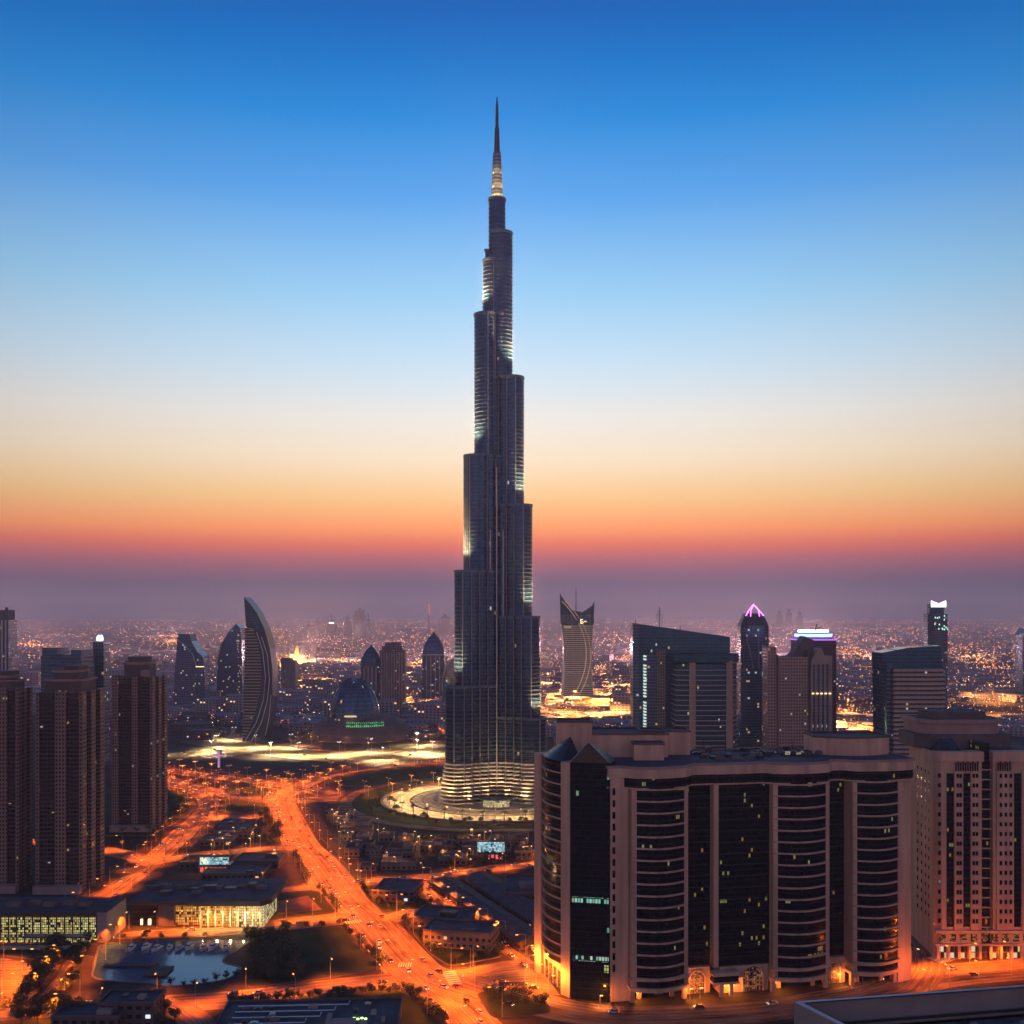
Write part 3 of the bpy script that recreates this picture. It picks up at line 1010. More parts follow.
# --- blue block and lit-crown tower behind them
def simple(name, label, px0, px1, ptop, Y, depth, m, pl=None, cat='tower'):
    X0, w = span(px0, px1, Y, depth)
    H = ZA(ptop, Y)
    t = thing(name, label, cat, (X0, Y + depth / 2, 0))
    pl = pl(w, depth) if pl else rect(w, depth)
    b = MB()
    b.prism(pl, 0, H, 0, 1)
    b.build('wall', [M[m], M['roof']], t)
    return t, w, H, pl
Y = 1080
t, w, H, pl = simple('office_block', 'wide blue glass block with a notched top rising behind the dark apartment towers', 41, 94, 656, Y, 34, 'blueglass', cat='office block')
for cx_, sx_, top_ in ((-w / 2 + w * .2, w * .38, 648), (w / 2 - w * .14, w * .26, 650)):
    b = MB(); b.box(cx_, 0, H, sx_, 30, ZA(top_, Y) - H, 0); b.build('roof_block', M['blueglass'], t)
floors(t, pl, 0, H, 3.6, .4, .5, 'dmetal')
Y = 1130
t, w, H, pl = simple('lit_crown_tower', 'slim blue tower with a slanting bright white crown behind the second apartment tower', 93, 110, 642, Y, 18, 'blueglass2')
c = extr([(-w / 2, H), (w / 2, H), (w / 2, H + 8), (w * .1, H + 9), (-w / 2, H + 1)], -9, 9)
c.build('crown', M['white'], t)
c = MB()
for k in range(7):
    c.box(-w * .1 + k * w * .085, -9.3, H + 1.5, .8, .4, 4 + (k % 3), 0)
c.build('crown_light', M['ledw'], t)
floors(t, pl, 0, H, 3.6, .3, .5, 'dmetal')
Y = 1480
t, w, H, pl = simple('slab_tower', 'tall narrow blue grey tower with a boxed top at the far left edge', -4, 17, 620, Y, 26, 'blueglass2')
b = MB(); b.prism(rect(w * .74, 20, w * .04, 0), H, ZA(610, Y), 0, 1); b.box(w * .0, 0, ZA(610, Y), 3, 3, 4, 0); b.build('crown', [M['dark_stone'], M['roof']], t)
floors(t, pl, 0, H, 3.6, .4, .5, 'dmetal')
b = MB()
for k in (-.3, .0, .3): b.box(w * k, -13.4, 0, 1.6, 1, H, 0)
b.build('fin', M['metal'], t)

# --- stepped blue tower
Y = 1760; X0 = XA(188, Y)
t = thing('stepped_tower', 'blue tower with a slanting shoulder and a thin lit ledge, left of the curved pair', 'tower', (X0, Y, 0))
P = prof([(173, 712), (174, 680), (176.5, 650), (177.5, 634), (190, 634), (191, 641), (197, 651), (203, 657), (204, 668), (205, 690), (205, 712)], Y, X0)
extr(P, 0, 34).build('wall', M['blueglass'], t)
P2 = prof([(174.5, 690), (178, 641), (181, 638), (193, 652), (196, 665), (197, 712), (174.5, 712)], Y, X0)
extr(P2, -3, 0).build('front_panel', M['blueglass2'], t)
b = MB(); b.tube([(x, -3.4, z) for x, z in prof([(178, 640), (185, 644), (193, 654), (197, 666)], Y, X0)], .8, 5); b.build('edge_trim', M['metal'], t)
b = MB(); b.box(XA(199, Y) - X0, -1, ZA(667, Y), 17, 2.4, 1.2, 0); b.build('lit_ledge', M['ledwarm'], t)

# --- curved tower and sail tower
Y = 1880; X0 = XA(229, Y)
t = thing('curved_tower', 'blue tower with one bowed side and a pointed tip standing behind the sail tower', 'tower', (X0, Y, 0))
P = prof([(216, 704), (215.5, 680), (217, 661), (221, 645), (228, 633), (236.5, 624), (240, 628), (241.5, 640), (242, 665), (242, 704)], Y, X0)
extr(P, 0, 36).build('wall', M['blueglass'], t)
b = MB(); b.tube([(x, -.6, z) for x, z in prof([(216, 690), (217, 661), (221, 645), (228, 633), (236.5, 624)], Y, X0)], 1.3, 6); b.build('edge_trim', M['metal'], t)
b = MB()
for k in range(24):
    if rnd.random() < .6: b.box(XA(239, Y) - X0 + rnd.uniform(-2, 2), -.6, ZA(636 + k * 2.7, Y), 1.3, .8, 1.2, 0)
b.build('lit_window_strip', M['dimwarm'], t)
Y = 1345; X0 = XA(259, Y)
t = thing('sail_tower', 'tall sail shaped tower with a sharp tip, banded floors and a curved dark blue shell', 'tower', (X0, Y, 0))
inner = [(243, 741), (243.5, 700), (244.5, 660), (245, 628), (254, 630), (259, 645), (262, 668), (261, 690), (256, 712), (249, 732), (244, 741)]
P = prof(inner, Y, X0)
extr(P, 0, 26).build('wall', M['resi_dark'], t)
b = MB()
z = 4
import bisect
def xr(z):
    pts = sorted([(zz_, xx_) for xx_, zz_ in prof([(244, 741), (249, 732), (256, 712), (261, 690), (262, 668), (259, 645), (254, 630)], Y, X0)])
    for (z0, x0), (z1, x1) in zip(pts, pts[1:]):
        if z0 <= z <= z1: return x0 + (x1 - x0) * (z - z0) / ((z1 - z0) or 1)
    return pts[-1][1]
xl = XA(243.5, Y) - X0
while z < ZA(630, Y):
    x1 = xr(z)
    b.prism([(xl - .8, -1.6), (x1 + .4, -1.6), (x1 + .4, .1), (xl - .8, .1)], z, z + 1.4, 0, 0, True)
    z += 3.9
b.build('floor_slab', M['slab'], t)
shell = [(243, 741), (249, 732), (256, 712), (261, 690), (262, 668), (259, 645), (254, 629.5), (246.6, 627), (245.4, 612), (244.5, 597), (250, 603), (258, 614), (265, 629), (270, 648), (273, 670), (273, 696), (270, 722), (267, 741)]
P = prof(shell, Y, X0)
M['sailshell'] = mat('sail_shell', (.014, .040, .075), .4, .0, var=.2)
extr(P, -2.5, 30).build('shell', M['sailshell'], t)
b = MB()
for line, r in (([(246, 740), (257, 722), (264, 700), (266, 676), (263, 650), (257, 632)], .55), ([(252, 741), (262, 722), (268, 700), (270, 680), (268, 655), (262, 637)], .55), ([(266, 735), (270, 715), (271.5, 695)], .5)):
    b.tube([(x, -3.0, z) for x, z in prof(line, Y, X0)], r, 5)
b.build('rib', M['white'], t)
P = prof([(247.5, 607), (252, 612), (258, 622), (262, 633), (257, 627), (250, 618)], Y, X0)
extr(P, -3.2, -2.6).build('tip_panel', M['blueglass'], t)

# --- grey block right of the sail
Y = 2000
t, w, H, pl = simple('grey_block_tower', 'plain grey tower with a dark cap just right of the sail tower', 281, 298, 661, Y, 26, 'mauve')
b = MB(); b.box(-w * .18, 0, H, w * .7, 24, 5, 0); b.build('crown', M['dark_stone'], t)

# --- dome hall
Y = 1330; X0 = XA(356, Y)
t = thing('domed_hall', 'dark glass dome hall with a green lit sign over a low curved base', 'hall', (X0, Y + 50, 0))
b = MB()
n, mrow = 40, 14
rx, rz_, ry = 28.5 * Y / F * 1.0, ZA(679, Y + 50) - 8, 42
b_ = []
for i in range(mrow + 1):
    a = math.pi / 2 * i / mrow
    b_.append([(-9 + rx * math.cos(a) ** .8 * math.cos(2 * math.pi * k / n), ry * math.cos(a) ** .8 * math.sin(2 * math.pi * k / n), 8 + rz_ * math.sin(a)) for k in range(n)])
for i in range(mrow):
    for k in range(n):
        j = (k + 1) % n
        b.face([b_[i][k], b_[i][j], b_[i + 1][j], b_[i + 1][k]], 0, [(k * 4, i * 4), (k * 4 + 4, i * 4), (k * 4 + 4, i * 4 + 4), (k * 4, i * 4 + 4)])
b.build('dome', M['blueglass'], t)
b = MB()
for k in range(0, n, 2):
    b.tube([tuple(1.008 * c if q < 2 else c + .3 for q, c in enumerate(b_[i][k])) for i in range(mrow + 1)], .45, 4)
b.build('dome_rib', M['dmetal'], t)
b = MB()
n = 64
R0 = lambda a: (60 * math.cos(a), 54 * math.sin(a))
prev = None
for zz0, sc in ((0, 1.12), (8, 1.10), (19, .98), (28, .74), (31, .5)):
    ring = [(R0(2 * math.pi * k / n)[0] * sc, R0(2 * math.pi * k / n)[1] * sc, zz0) for k in range(n)]
    if prev:
        for k in range(n):
            j = (k + 1) % n
            b.face([prev[k], prev[j], ring[j], ring[k]])
    prev = ring
b.face(prev)
b.build('base', M['dark_stone'], t)
b = MB()
for k in range(20):
    a = R(258) + R(52) * k / 20
    x, y = 56 * .985 * math.cos(a), 52 * .985 * math.sin(a)
    if k < 12:
        h0, h1 = 15.0, 21.0
    h = 2.5 + 1.6 * rnd.random()
    b.box(x, y - 1.0, 18.5, 1.7 * rnd.uniform(.4, 1), 1.2, h, 0, a + math.pi / 2)
    b.box(x, y - .9, 23.0 + rnd.random(), 1.5 * rnd.uniform(.3, 1), 1.2, 1.2 + rnd.random(), 0, a + math.pi / 2)
b.build('sign', M['green'], t)
b = MB()
for k in range(16):
    a = R(272) + R(42) * k / 16
    b.box(57.5 * math.cos(a), 53.5 * math.sin(a), 10.5, 1.7, 1.5, 3.4 + rnd.random() * 2, 0, a + math.pi / 2)
b.build('lit_window', M['dimwarm'], t)
b = MB(); b.prism(ell(8, 3, 16, -8, -44), 31.2, 33, 0); b.build('skylight', M['dimwarm'], t)

# --- paired and pointed towers right of the dome
Y = 1660
def pointed(name, label, px0, px1, pshoulder, ptip, Y, m, band=True):
    X0 = XA((px0 + px1) / 2, Y); w = (px1 - px0) * Y / F
    t = thing(name, label, 'tower', (X0, Y + w / 2, 0))
    H, T = ZA(pshoulder, Y), ZA(ptip, Y)
    pl = chamf(w, w * .9, w * .22)
    b = MB(); b.prism(pl, 0, H, 0, 1); b.build('wall', [M[m], M['roof']], t)
    b = MB(); prev = [(x, y, H) for x, y in pl]
    for s, q in ((.90, .25), (.70, .52), (.42, .78), (.12, .96), (.03, 1.06)):
        ring = [(x * s, y * s, H + (T - H) * q) for x, y in pl]
        for k in range(len(pl)):
            j = (k + 1) % len(pl)
            b.face([prev[k], prev[j], ring[j], ring[k]])
        prev = ring
    b.face(prev)
    b.build('spire_roof', M['dmetal'] if m != 'blueglass2' else M['tealglass'], t)
    if band:
        b = MB(); b.ring(pl, .6, H - 6, H - 4.5, 0, .2); b.build('pale_band', M['white'], t)  # plain white band under the roof
    floors(t, pl, 0, H - 8, 3.6, .35, .5, 'dmetal')
    b = MB()
    for k in (-.3, -.1, .1, .3): b.box(w * k, -w * .45 - .4, 0, 1.1, 1.2, H - 8, 0)
    b.build('fin', M['metal'], t)
    return t
pointed('arched_tower', 'slate tower with an arched pointed top left of its taller brown twin', 360, 380, 662, 646, Y, 'blueglass2', False)
Y = 1640
t, w, H, pl = simple('ribbed_tower', 'brown grey ribbed tower with a stepped flat crown right of the dome hall', 379, 407, 651, Y, 40, 'mauve', lambda w, d: chamf(w, d, 8))
b = MB(); b.prism(chamf(w * .82, 32, 6), H, H + 7, 0, 1); b.prism(chamf(w * .6, 24, 5), H + 7, H + 13, 0, 1); b.build('crown', [M['mauve'], M['roof']], t)
b = MB()
for k in range(9): b.box(-w * .4 + k * w * .1, -20.4, 0, 1.3, 1.4, H - 2, 0)
b.build('fin', M['beige_plain'], t)
pointed('spired_tower', 'slate blue tower with a spearhead roof and a pale band, left of the tallest tower', 422, 444, 652, 633, 1930, 'blueglass2')
Y = 1500; X0 = XA(452, Y)
t = thing('rounded_tower', 'dark tower with a rounded shoulder half hidden behind the left foot of the tallest tower', 'tower', (X0, Y, 0))
extr(prof([(442, 720), (442.5, 680), (445, 668), (450, 660), (458, 655), (464, 658), (464, 720)], Y, X0), 0, 30).build('wall', M['blueglass'], t)
b = MB(); b.tube([(x, -.6, z) for x, z in prof([(442.5, 690), (443, 678), (446, 667), (451, 660), (458, 655)], Y, X0)], 1.0, 5); b.build('edge_trim', M['metal'], t)

# --- twisted horned tower
Y = 1850; X0 = XA(578, Y)
t = thing('twisted_tower', 'horned tower with banded floors and a pale rib sweeping across its face', 'tower', (X0, Y + 24, 0))
Htop, Hl, Hr = ZA(614, Y), ZA(598, Y), ZA(608, Y)
wq = 15.5 * Y / F
def sec(s, k=1.0):
    a = R(12 + 30 * s)
    ww = wq * (1.04 - .17 * math.sin(math.pi * min(1, s * 1.1)) + .0 * s + (.04 if s > .9 else 0)) * k
    q = [(-ww, -ww * .85), (ww, -ww * .85), (ww, ww * .85), (-ww, ww * .85)]
    pts = []
    for i in range(4):
        p, r_ = q[i], q[(i + 1) % 4]
        for u in (0.06, .35, .65, .94):
            pts.append((p[0] + (r_[0] - p[0]) * u, p[1] + (r_[1] - p[1]) * u))
    # keep the bulk square to the street; only the rib twists
    return spin(pts, R(6) - R(10) * s)
b = MB(); NS = 44
prev = None; u_ = [i * 3.2 for i in range(17)]
for k in range(NS + 1):
    s = k / NS
    ring = [(x, y, s * Htop) for x, y in sec(s)]
    if prev:
        for i in range(16):
            j = (i + 1) % 16
            b.face([prev[i], prev[j], ring[j], ring[i]], 0, [(u_[i], prev[i][2]), (u_[i + 1], prev[i][2]), (u_[i + 1], ring[i][2]), (u_[i], ring[i][2])])
    prev = ring
# horned parapet: saddle between two tips
top = []
for (x, y, z) in prev:
    f = x / wq
    top.append((x * 1.03, y * 1.03, Htop + (Hl - Htop) * max(0, -f) ** 2.0 * .95 + (Hr - Htop) * max(0, f) ** 5 * 1.05 + 3))
for i in range(16):
    j = (i + 1) % 16
    b.face([prev[i], prev[j], top[j], top[i]], 1)
b.face([(x * .97, y * .97, Htop) for x, y, z in prev], 1)
for i in range(16):
    j = (i + 1) % 16
    b.face([top[i], top[j], (prev[j][0] * .96, prev[j][1] * .96, Htop), (prev[i][0] * .96, prev[i][1] * .96, Htop)], 1)
b.build('wall', [M['blueglass2'], M['tealglass']], t)
b = MB()
for k in range(2, NS - 5):
    s = k / NS
    b.ring([(x, y) for x, y in sec(s)], 1.2, s * Htop, s * Htop + 1.7, 0, .2)
b.build('floor_slab', emit('slab_glow', (1, .74, .5), .08), t)  # emission added so the pale floor slabs read brighter
for off, rr in ((0, .6), (12, .5)):
    path = []
    for k in range(31):
        s = k / 30
        # the rib leaves the left foot, swings to the right edge at mid height, returns to the left horn
        fx = -.98 + 1.62 * math.sin(math.pi * min(1, s * .98)) ** .8 if s < .62 else .62 - 1.55 * ((s - .62) / .38) ** 1.1
        fx = -.95 + 1.55 * math.sin(math.pi * s) ** .85
        ww = wq * (1.04 - .17 * math.sin(math.pi * min(1, s * 1.1)))
        a = R(6) - R(10) * s
        x, y = fx * ww + off * (1 - s * .4) * .8, -ww * .85 - 1.6
        path.append((x * math.cos(a) - y * math.sin(a), x * math.sin(a) + y * math.cos(a), s * (Hl - 6)))
    m_ = MB(); m_.tube(path, rr, 5); m_.build('lit_rib', M['riblight'], t)
b = MB()
for dx, dz, sx, sz in ((0, 0, 1.4, 8), (2.2, 6.6, 3, 1.4), (2.2, 0, 3, 1.4), (2.6, 3.2, 2.4, 1.2), (4.4, 1.4, 1.2, 2), (8, 3.2, 4, 1.4)):
    b.box(wq * .18 + dx, -wq * .86 - 2.2, Htop - 17 + dz, sx, .8, sz, 0)
b.build('sign', M['ledwarm'], t)
b = MB(); b.tube([(-2, 0, Htop), (-2, 0, ZA(588, Y))], [.9, .4], 5); b.build('antenna', M['dmetal'], t)
# its bright podium hall
Y = 1800; X0 = XA(590, Y)
t = thing('lit_podium_hall', 'low layered hall glowing golden at the foot of the horned tower', 'hall', (X0, Y - 60, 0))
M['goldfac'] = facade('golden_lit_floors', (.30, .20, .12), (.2, .12, .05), 5, 5, .8, .55, lit=.55, litc=((1, .50, .10), (1, .70, .30)), ls=1.5, gmetal=.1)
for k, (sx, sy, z0, z1) in enumerate(((150, 90, 0, 9), (125, 74, 9, 17), (96, 56, 17, 24))):
    b = MB(); b.prism(chamf(sx, sy, 14), z0, z1, 0, 1); b.build('tier', [M['goldfac'], M['roof2']], t)

# --- slanted glass slab right of the centre
Y = 1170; X0 = XA(685, Y)
t = thing('slanted_office', 'dark teal office slab with a slanting roofline, a lit stair strip and a balcony wing', 'office block', (X0, Y + 30, 0))
P = prof([(633, 770), (633, 623), (730, 637), (730, 770)], Y + 30, X0)
extr(P, 0, 28).build('wall', M['tealglass'], t)
P = prof([(633, 770), (633, 623), (639, 624), (639, 770)], Y + 28, X0)
extr(P, -1.2, 0).build('edge_trim', M['blueglass2'], t)
b = MB(); b.box(XA(651, Y + 24) - X0, -4, 0, 15, 8, ZA(655, Y + 24), 0); b.build('bay', M['blueglass2'], t)
b = MB()
for k in range(26):
    if rnd.random() < .9: b.box(XA(645, Y + 24) - X0, -4.6, ZA(658, Y) - k * 3.5, 2.6, 8.4, 1.9, 0)
b.build('lit_stair_strip', M['lit_pale'] if 'lit_pale' in M else emit('pale_stair_light', (.8, 1, .85), .8), t)
b = MB(); b.box(XA(661, Y + 24) - X0, -5, 0, 9, 8, ZA(650, Y + 24), 0); b.build('pier', M['mauve'], t)
xa, xb = XA(676, Y) - X0, XA(733, Y) - X0
H = ZA(664, Y)
pw = [(xa, -30)] + [(xa + (xb - xa) * k / 8, -30 - 4 * math.sin(math.pi * k / 8)) for k in range(1, 8)] + [(xb, -30), (xb + 6, -20), (xb + 6, -1), (xa, -1)]
b = MB(); b.prism(pw, 0, H, 0, 1); b.build('balcony_wing', [M['tealglass'], M['roof']], t)
floors(t, pw, 0, H - 3, 5.6, 1.2, .9, 'slab', inner=.1)
b = MB()
for px in (692, 729): b.box(XA(px, Y) - X0, -31.5, 0, 7, 4, H + 4, 0)
b.build('pier', M['beige_plain'], t)
b = MB(); b.prism(offset(pw, 2.5), H + 2, H + 11, 0, 1, True); b.build('canopy_roof', [M['tealglass'], M['roof']], t)
for px_, y_, top_, s_, h_ in ((664, 6, 630, .8, 26), (640, 10, 624, .6, 5), (686, 10, 632, .6, 6)):
    b = MB(); b.box(XA(px_, Y) - X0, y_, ZA(top_, Y), s_, s_, h_, 0); b.build('antenna', M['dmetal'], t)

# --- tower with the magenta neon crown
Y = 1330; X0 = XA(756, Y)
t = thing('neon_crown_tower', 'tapering slate tower with a magenta neon crown behind the beige twin', 'tower', (X0, Y + 18, 0))
wq = 28 * Y / F
pl = chamf(wq, wq, wq * .2); H = ZA(626, Y)
b = MB(); b.prism(pl, 0, H, 0, 1); b.build('wall', [M['blueglass2'], M['roof']], t)
floors(t, pl, 0, H, 3.6, .3, .45, 'dmetal')
b = MB(); prev = [(x, y, H) for x, y in pl]
for s, q in ((.92, 4), (.78, 10), (.62, 16)):
    ring = [(x * s, y * s, H + q) for x, y in pl]
    for k in range(8):
        j = (k + 1) % 8
        b.face([prev[k], prev[j], ring[j], ring[k]])
    prev = ring
b.face(prev); b.build('crown', M['dmetal'], t)
zt = ZA(605, Y)
b = MB()
for sx in (-1, 1):
    b.tube([(sx * wq * .32, -wq * .32, H + 13), (sx * wq * .20, -wq * .2, H + 19), (0, -wq * .1, zt + 1)], .55, 5)
    b.tube([(sx * wq * .16, -wq * .36, H + 12), (sx * wq * .14, -wq * .3, H + 20), (0, -wq * .2, zt)], .5, 5)
b.build('neon_tube', M['purp'], t)
b = MB()
for k in range(6):
    b.tube([(-wq * .4 + k * wq * .16, -wq * .51, H - 2 - 20 * (k % 3)), (-wq * .2 + k * wq * .1, -wq * .515, H - 40 - 14 * (k % 2))], .4, 4)
b.build('facade_brace', M['metal'], t)

# --- beige twin with the blue neon roof
Y = 1140; X0 = XA(790, Y)
t = thing('beige_residence', 'beige residential block of stepped slabs with dark slots, in front of the neon crowned tower', 'apartment tower', (X0, Y, 0))
def slab_part(px0, px1, ptop, y0, y1, m, name='wall'):
    b = MB(); b.prism([(XA(px0, Y) - X0, y0), (XA(px1, Y) - X0, y0), (XA(px1, Y) - X0, y1), (XA(px0, Y) - X0, y1)], 0, ZA(ptop, Y), 0, 1)
    return b.build(name, [M[m], M['roof2']], t)
slab_part(769, 778, 647, 6, 30, 'beige'); slab_part(779, 808, 657, 0, 36, 'beige')
slab_part(777.9, 779.5, 655, 3.4, 30, 'dark_stone', 'recess')
slab_part(808, 811, 650, 3, 30, 'dark_stone', 'recess')
P = prof([(811, 775), (811, 662), (817, 650), (821, 648), (824, 655), (832, 656), (832, 775)], Y, X0)
extr(P, -1, 34).build('wall', M['beige_plain'], t)
b = MB()
for px in (813.5, 818, 822.5, 827): b.box(XA(px, Y) - X0, -1.6, 0, 1.7, 1.4, ZA(664, Y), 0)
b.build('window_slot', M['blueglass'], t)
b = MB()
for k in range(5): b.box(XA(812.5 + k * 4.2, Y) - X0, -2.4, ZA(694, Y), 2.2, 1, 1.4, 0)
b.build('lamp_row', M['ledwarm'], t)
P = prof([(786, 660), (793, 652), (803, 636), (812, 640), (812, 660)], Y + 20, X0)
extr(P, 14, 34).build('stepped_roof', M['dark_stone'], t)
Y = 1170; X0 = XA(822, Y)
t = thing('neon_roof_tower', 'dark reddish tower under a flat roof ring of blue white neon', 'tower', (X0, Y + 34, 0))
w = (841 - 803) * Y / F
H = ZA(639, Y)
M['wine'] = facade('wine_wall', (.12, .07, .085), (.03, .03, .04), 2.8, 3.4, .5, .5, lit=.03, ls=.35)
b = MB(); b.prism(rect(w, 34), 0, H, 0, 1); b.build('wall', [M['wine'], M['roof']], t)
floors(t, rect(w, 34), 0, H - 40, 3.4, .9, .6, 'slab_dark')
b = MB(); b.prism(ell(w * .48, 15, 32), H, H + 7, 0, 1); b.build('crown', [M['white'], M['roof']], t)
b = MB(); b.ring(ell(w * .48, 15, 32), .8, H + 2, H + 5.0, 0, .1); b.build('neon_ring', M['bluled'], t)
b = MB(); b.ring(ell(w * .40, 12, 32), .6, H + 7, H + 9.5, 0, .1); b.build('neon_ring', M['ledw'], t)
b = MB(); b.ring(rect(w, 34), .5, H - 2, H - .6, 0, .1); b.build('neon_ring', M['purp2'] if 'purp2' in M else emit('violet_neon', (.5, .12, .9), 1.6), t)
b = MB(); b.tube([(2, 0, H + 7), (4, 0, H + 16)], .7, 5); b.tube([(4, 0, H + 11), (9, 0, H + 12)], .5, 5); b.build('roof_mast', M['dmetal'], t)

# --- office with balconies at the right
Y = 1060; X0 = XA(912, Y)
t = thing('banded_office', 'teal and beige office with a slanting glass top and long balcony bands', 'office block', (X0, Y + 20, 0))
P = prof([(886, 770), (884, 653), (910, 648), (943, 646), (945, 668), (945, 770)], Y + 14, X0)
extr(P, 0, 30).build('wall', M['tealglass'], t)
b = MB(); b.prism([(XA(875, Y + 36) - X0, -12), (XA(889, Y) - X0, -14), (XA(889, Y) - X0, 16), (XA(875, Y + 36) - X0, 16)], 0, ZA(662, Y), 0, 1); b.build('glass_stair_tower', [M['tealglass'], M['roof']], t)
xa, xb = XA(897, Y) - X0, XA(950, Y) - X0
pw = [(xa, -12), (xb - 6, -12), (xb, -6), (xb, 14), (xa, 14)]
H = ZA(669, Y)
M['bandwall'] = facade('band_wall', (.34, .29, .28), (.03, .035, .05), 2.4, 4.6, .92, .42, lit=.02, ls=.35)
b = MB(); b.prism(pw, 0, H, 0, 1); b.build('balcony_wing', [M['bandwall'], M['roof']], t)
floors(t, pw, 0, H, 4.6, 1.4, 1.1, 'stone')
pa = [(XA(889.5, Y) - X0, -6), (xa - .3, -6), (xa - .3, 10), (XA(889.5, Y) - X0, 10)]
b = MB(); b.prism(pa, 0, ZA(664, Y), 0, 1); b.build('bay', [M['blueglass'], M['roof']], t)
floors(t, pa, 0, ZA(668, Y), 4.6, .5, .8, 'slab')

# --- white crowned tower, right edge tower, hazy slim block
Y = 1520; X0 = XA(940, Y)
t = thing('lantern_tower', 'slim greenish tower with a white lantern crown behind the banded office', 'tower', (X0, Y + 16, 0))
w = 20 * Y / F
pl = chamf(w, w, w * .24); H = ZA(614, Y)
b = MB(); b.prism(pl, 0, H, 0, 1); b.build('wall', [M['blueglass2'], M['roof']], t)
floors(t, pl, 0, H, 3.6, .4, .5, 'dmetal')
b = MB(); b.prism(chamf(w * .74, w * .74, w * .2), H, ZA(604, Y), 0, 1); b.build('crown', [M['tealglass'], M['roof']], t)
b = MB()
for k in range(9): b.box(-w * .34 + k * w * .085, -w * .38, ZA(607, Y), w * .06, 1, 5 + 4 * abs(k - 4) / 4, 0)
b.build('lantern_light', M['ledw'], t)
b = MB()
for k in range(14): b.box(w * rnd.uniform(-.4, .4), -w * .51, H - rnd.uniform(2, 24), 1.3, .6, 2.2, 0)
b.build('lit_window', emit('pale_green_light', (.5, 1, .7), 1.4), t)
Y = 1950
t, w, H, pl = simple('edge_tower', 'blue grey tower with an angled top at the far right edge', 1015, 1036, 640, Y, 30, 'blueglass2')
extr([(-w / 2, H), (w / 2, H), (w / 2, H + 20), (-w * .2, H + 22), (-w / 2, H + 10)], -15, 15).build('crown', M['blueglass2'], t)
floors(t, pl, 0, H, 3.6, .4, .5, 'dmetal')
t, w, H, pl = simple('pale_block_tower', 'small hazy pale block seen between the wine tower and the banded office', 845, 863, 704, 1900, 24, 'mauve')
floors(t, pl, 0, H, 3.6, .4, .5, 'slab')

# --- far skyline in the haze
t_far = [
    (306, 312, 624, 'flat slim hazy tower, leftmost of the far skyline group'), (313, 321, 622, 'hazy slab tower next to the leftmost of the far skyline'),
    (326, 337, 620, 'hazy far tower with a white light on its roof'), (344, 351, 617, 'hazy stepped tower left of the tallest of the far skyline'),
    (353, 366, 611, 'tallest and widest of the hazy far skyline towers'), (366, 371, 619, 'thin hazy tower right of the tallest of the far skyline'),
    (384, 392, 632, 'short hazy tower with antenna above the ribbed tower'), (439, 450, 614, 'pale hazy tower with a round top left of the tallest tower'),
    (776, 783, 611, 'faint far tower right of the neon crown, left of a faint trio'), (786, 792, 609, 'faint far tower in the middle of a faint trio'),
    (796, 803, 612, 'faint far tower on the right of a faint trio'), (656, 663, 610, 'faint far needle topped block above the slanted office')]
for k, (a, c, top, lab) in enumerate(t_far):
    Y = 6800 if k < 8 else 11000
    t, w, H, pl = simple('far_tower', lab, a, c, top + 4, Y, (c - a) * 6, 'fargrey')
    b = MB(); hh = ZA(top, Y)
    if k == 4:
        for q, s in ((-.3, .7), (0, 1.0), (.28, .85)): b.box(w * q, 0, H, w * .26, 20, (hh - H) * s + 14 * s, 0)
    elif k == 7:
        b.cyl(0, 0, H, hh, w * .42, w * .1, 14)
    else:
        b.box(0, 0, H, w * .55, 14, hh - H, 0); b.box(0, 0, hh, 3, 3, 14 + 12 * (k % 3), 0)
    b.build('crown', M['fargrey'], t)
    if k == 2:
        b = MB(); b.box(w * .05, -24, H + 2, w * .5, 2, 9, 0); b.build('roof_light', M['ledw'], t)
t = thing('radio_mast', 'thin red lit radio mast in the haze left of the tallest tower', 'mast', (XA(429, 8200), 8200, 0))
b = MB(); b.tube([(0, 0, 0), (0, 0, ZA(604, 8200))], [5, 1.5], 6); b.build('mast', M['dmetal'], t)
b = MB()
for k in range(4): b.cyl(0, 0, 150 + 22 * k, 155 + 22 * k, 5, 5, 6)
b.build('beacon', M['red'], t)
t = thing('lit_palace', 'small golden floodlit palace with a pointed dome far beyond the sail tower', 'palace', (XA(297, 3300), 3300, 0))
b = MB(); b.box(0, 0, 0, 66, 30, 14, 0); b.box(0, 0, 14, 40, 24, 16, 0); b.cyl(0, 0, 30, 62, 11, 1, 14); b.build('wall', M['beige_plain'], t)
for dx_, dy_, w_ in ((-40, -60, 1), (40, -60, 1), (0, -34, .6)):
    lo = bpy.data.objects.new('flood_light', lamp_data('palace_flood', (1, .45, .07), LAMP_W * 40 * w_, 1)); COL.objects.link(lo); lo.parent = t; lo.location = (dx_, dy_, 3)

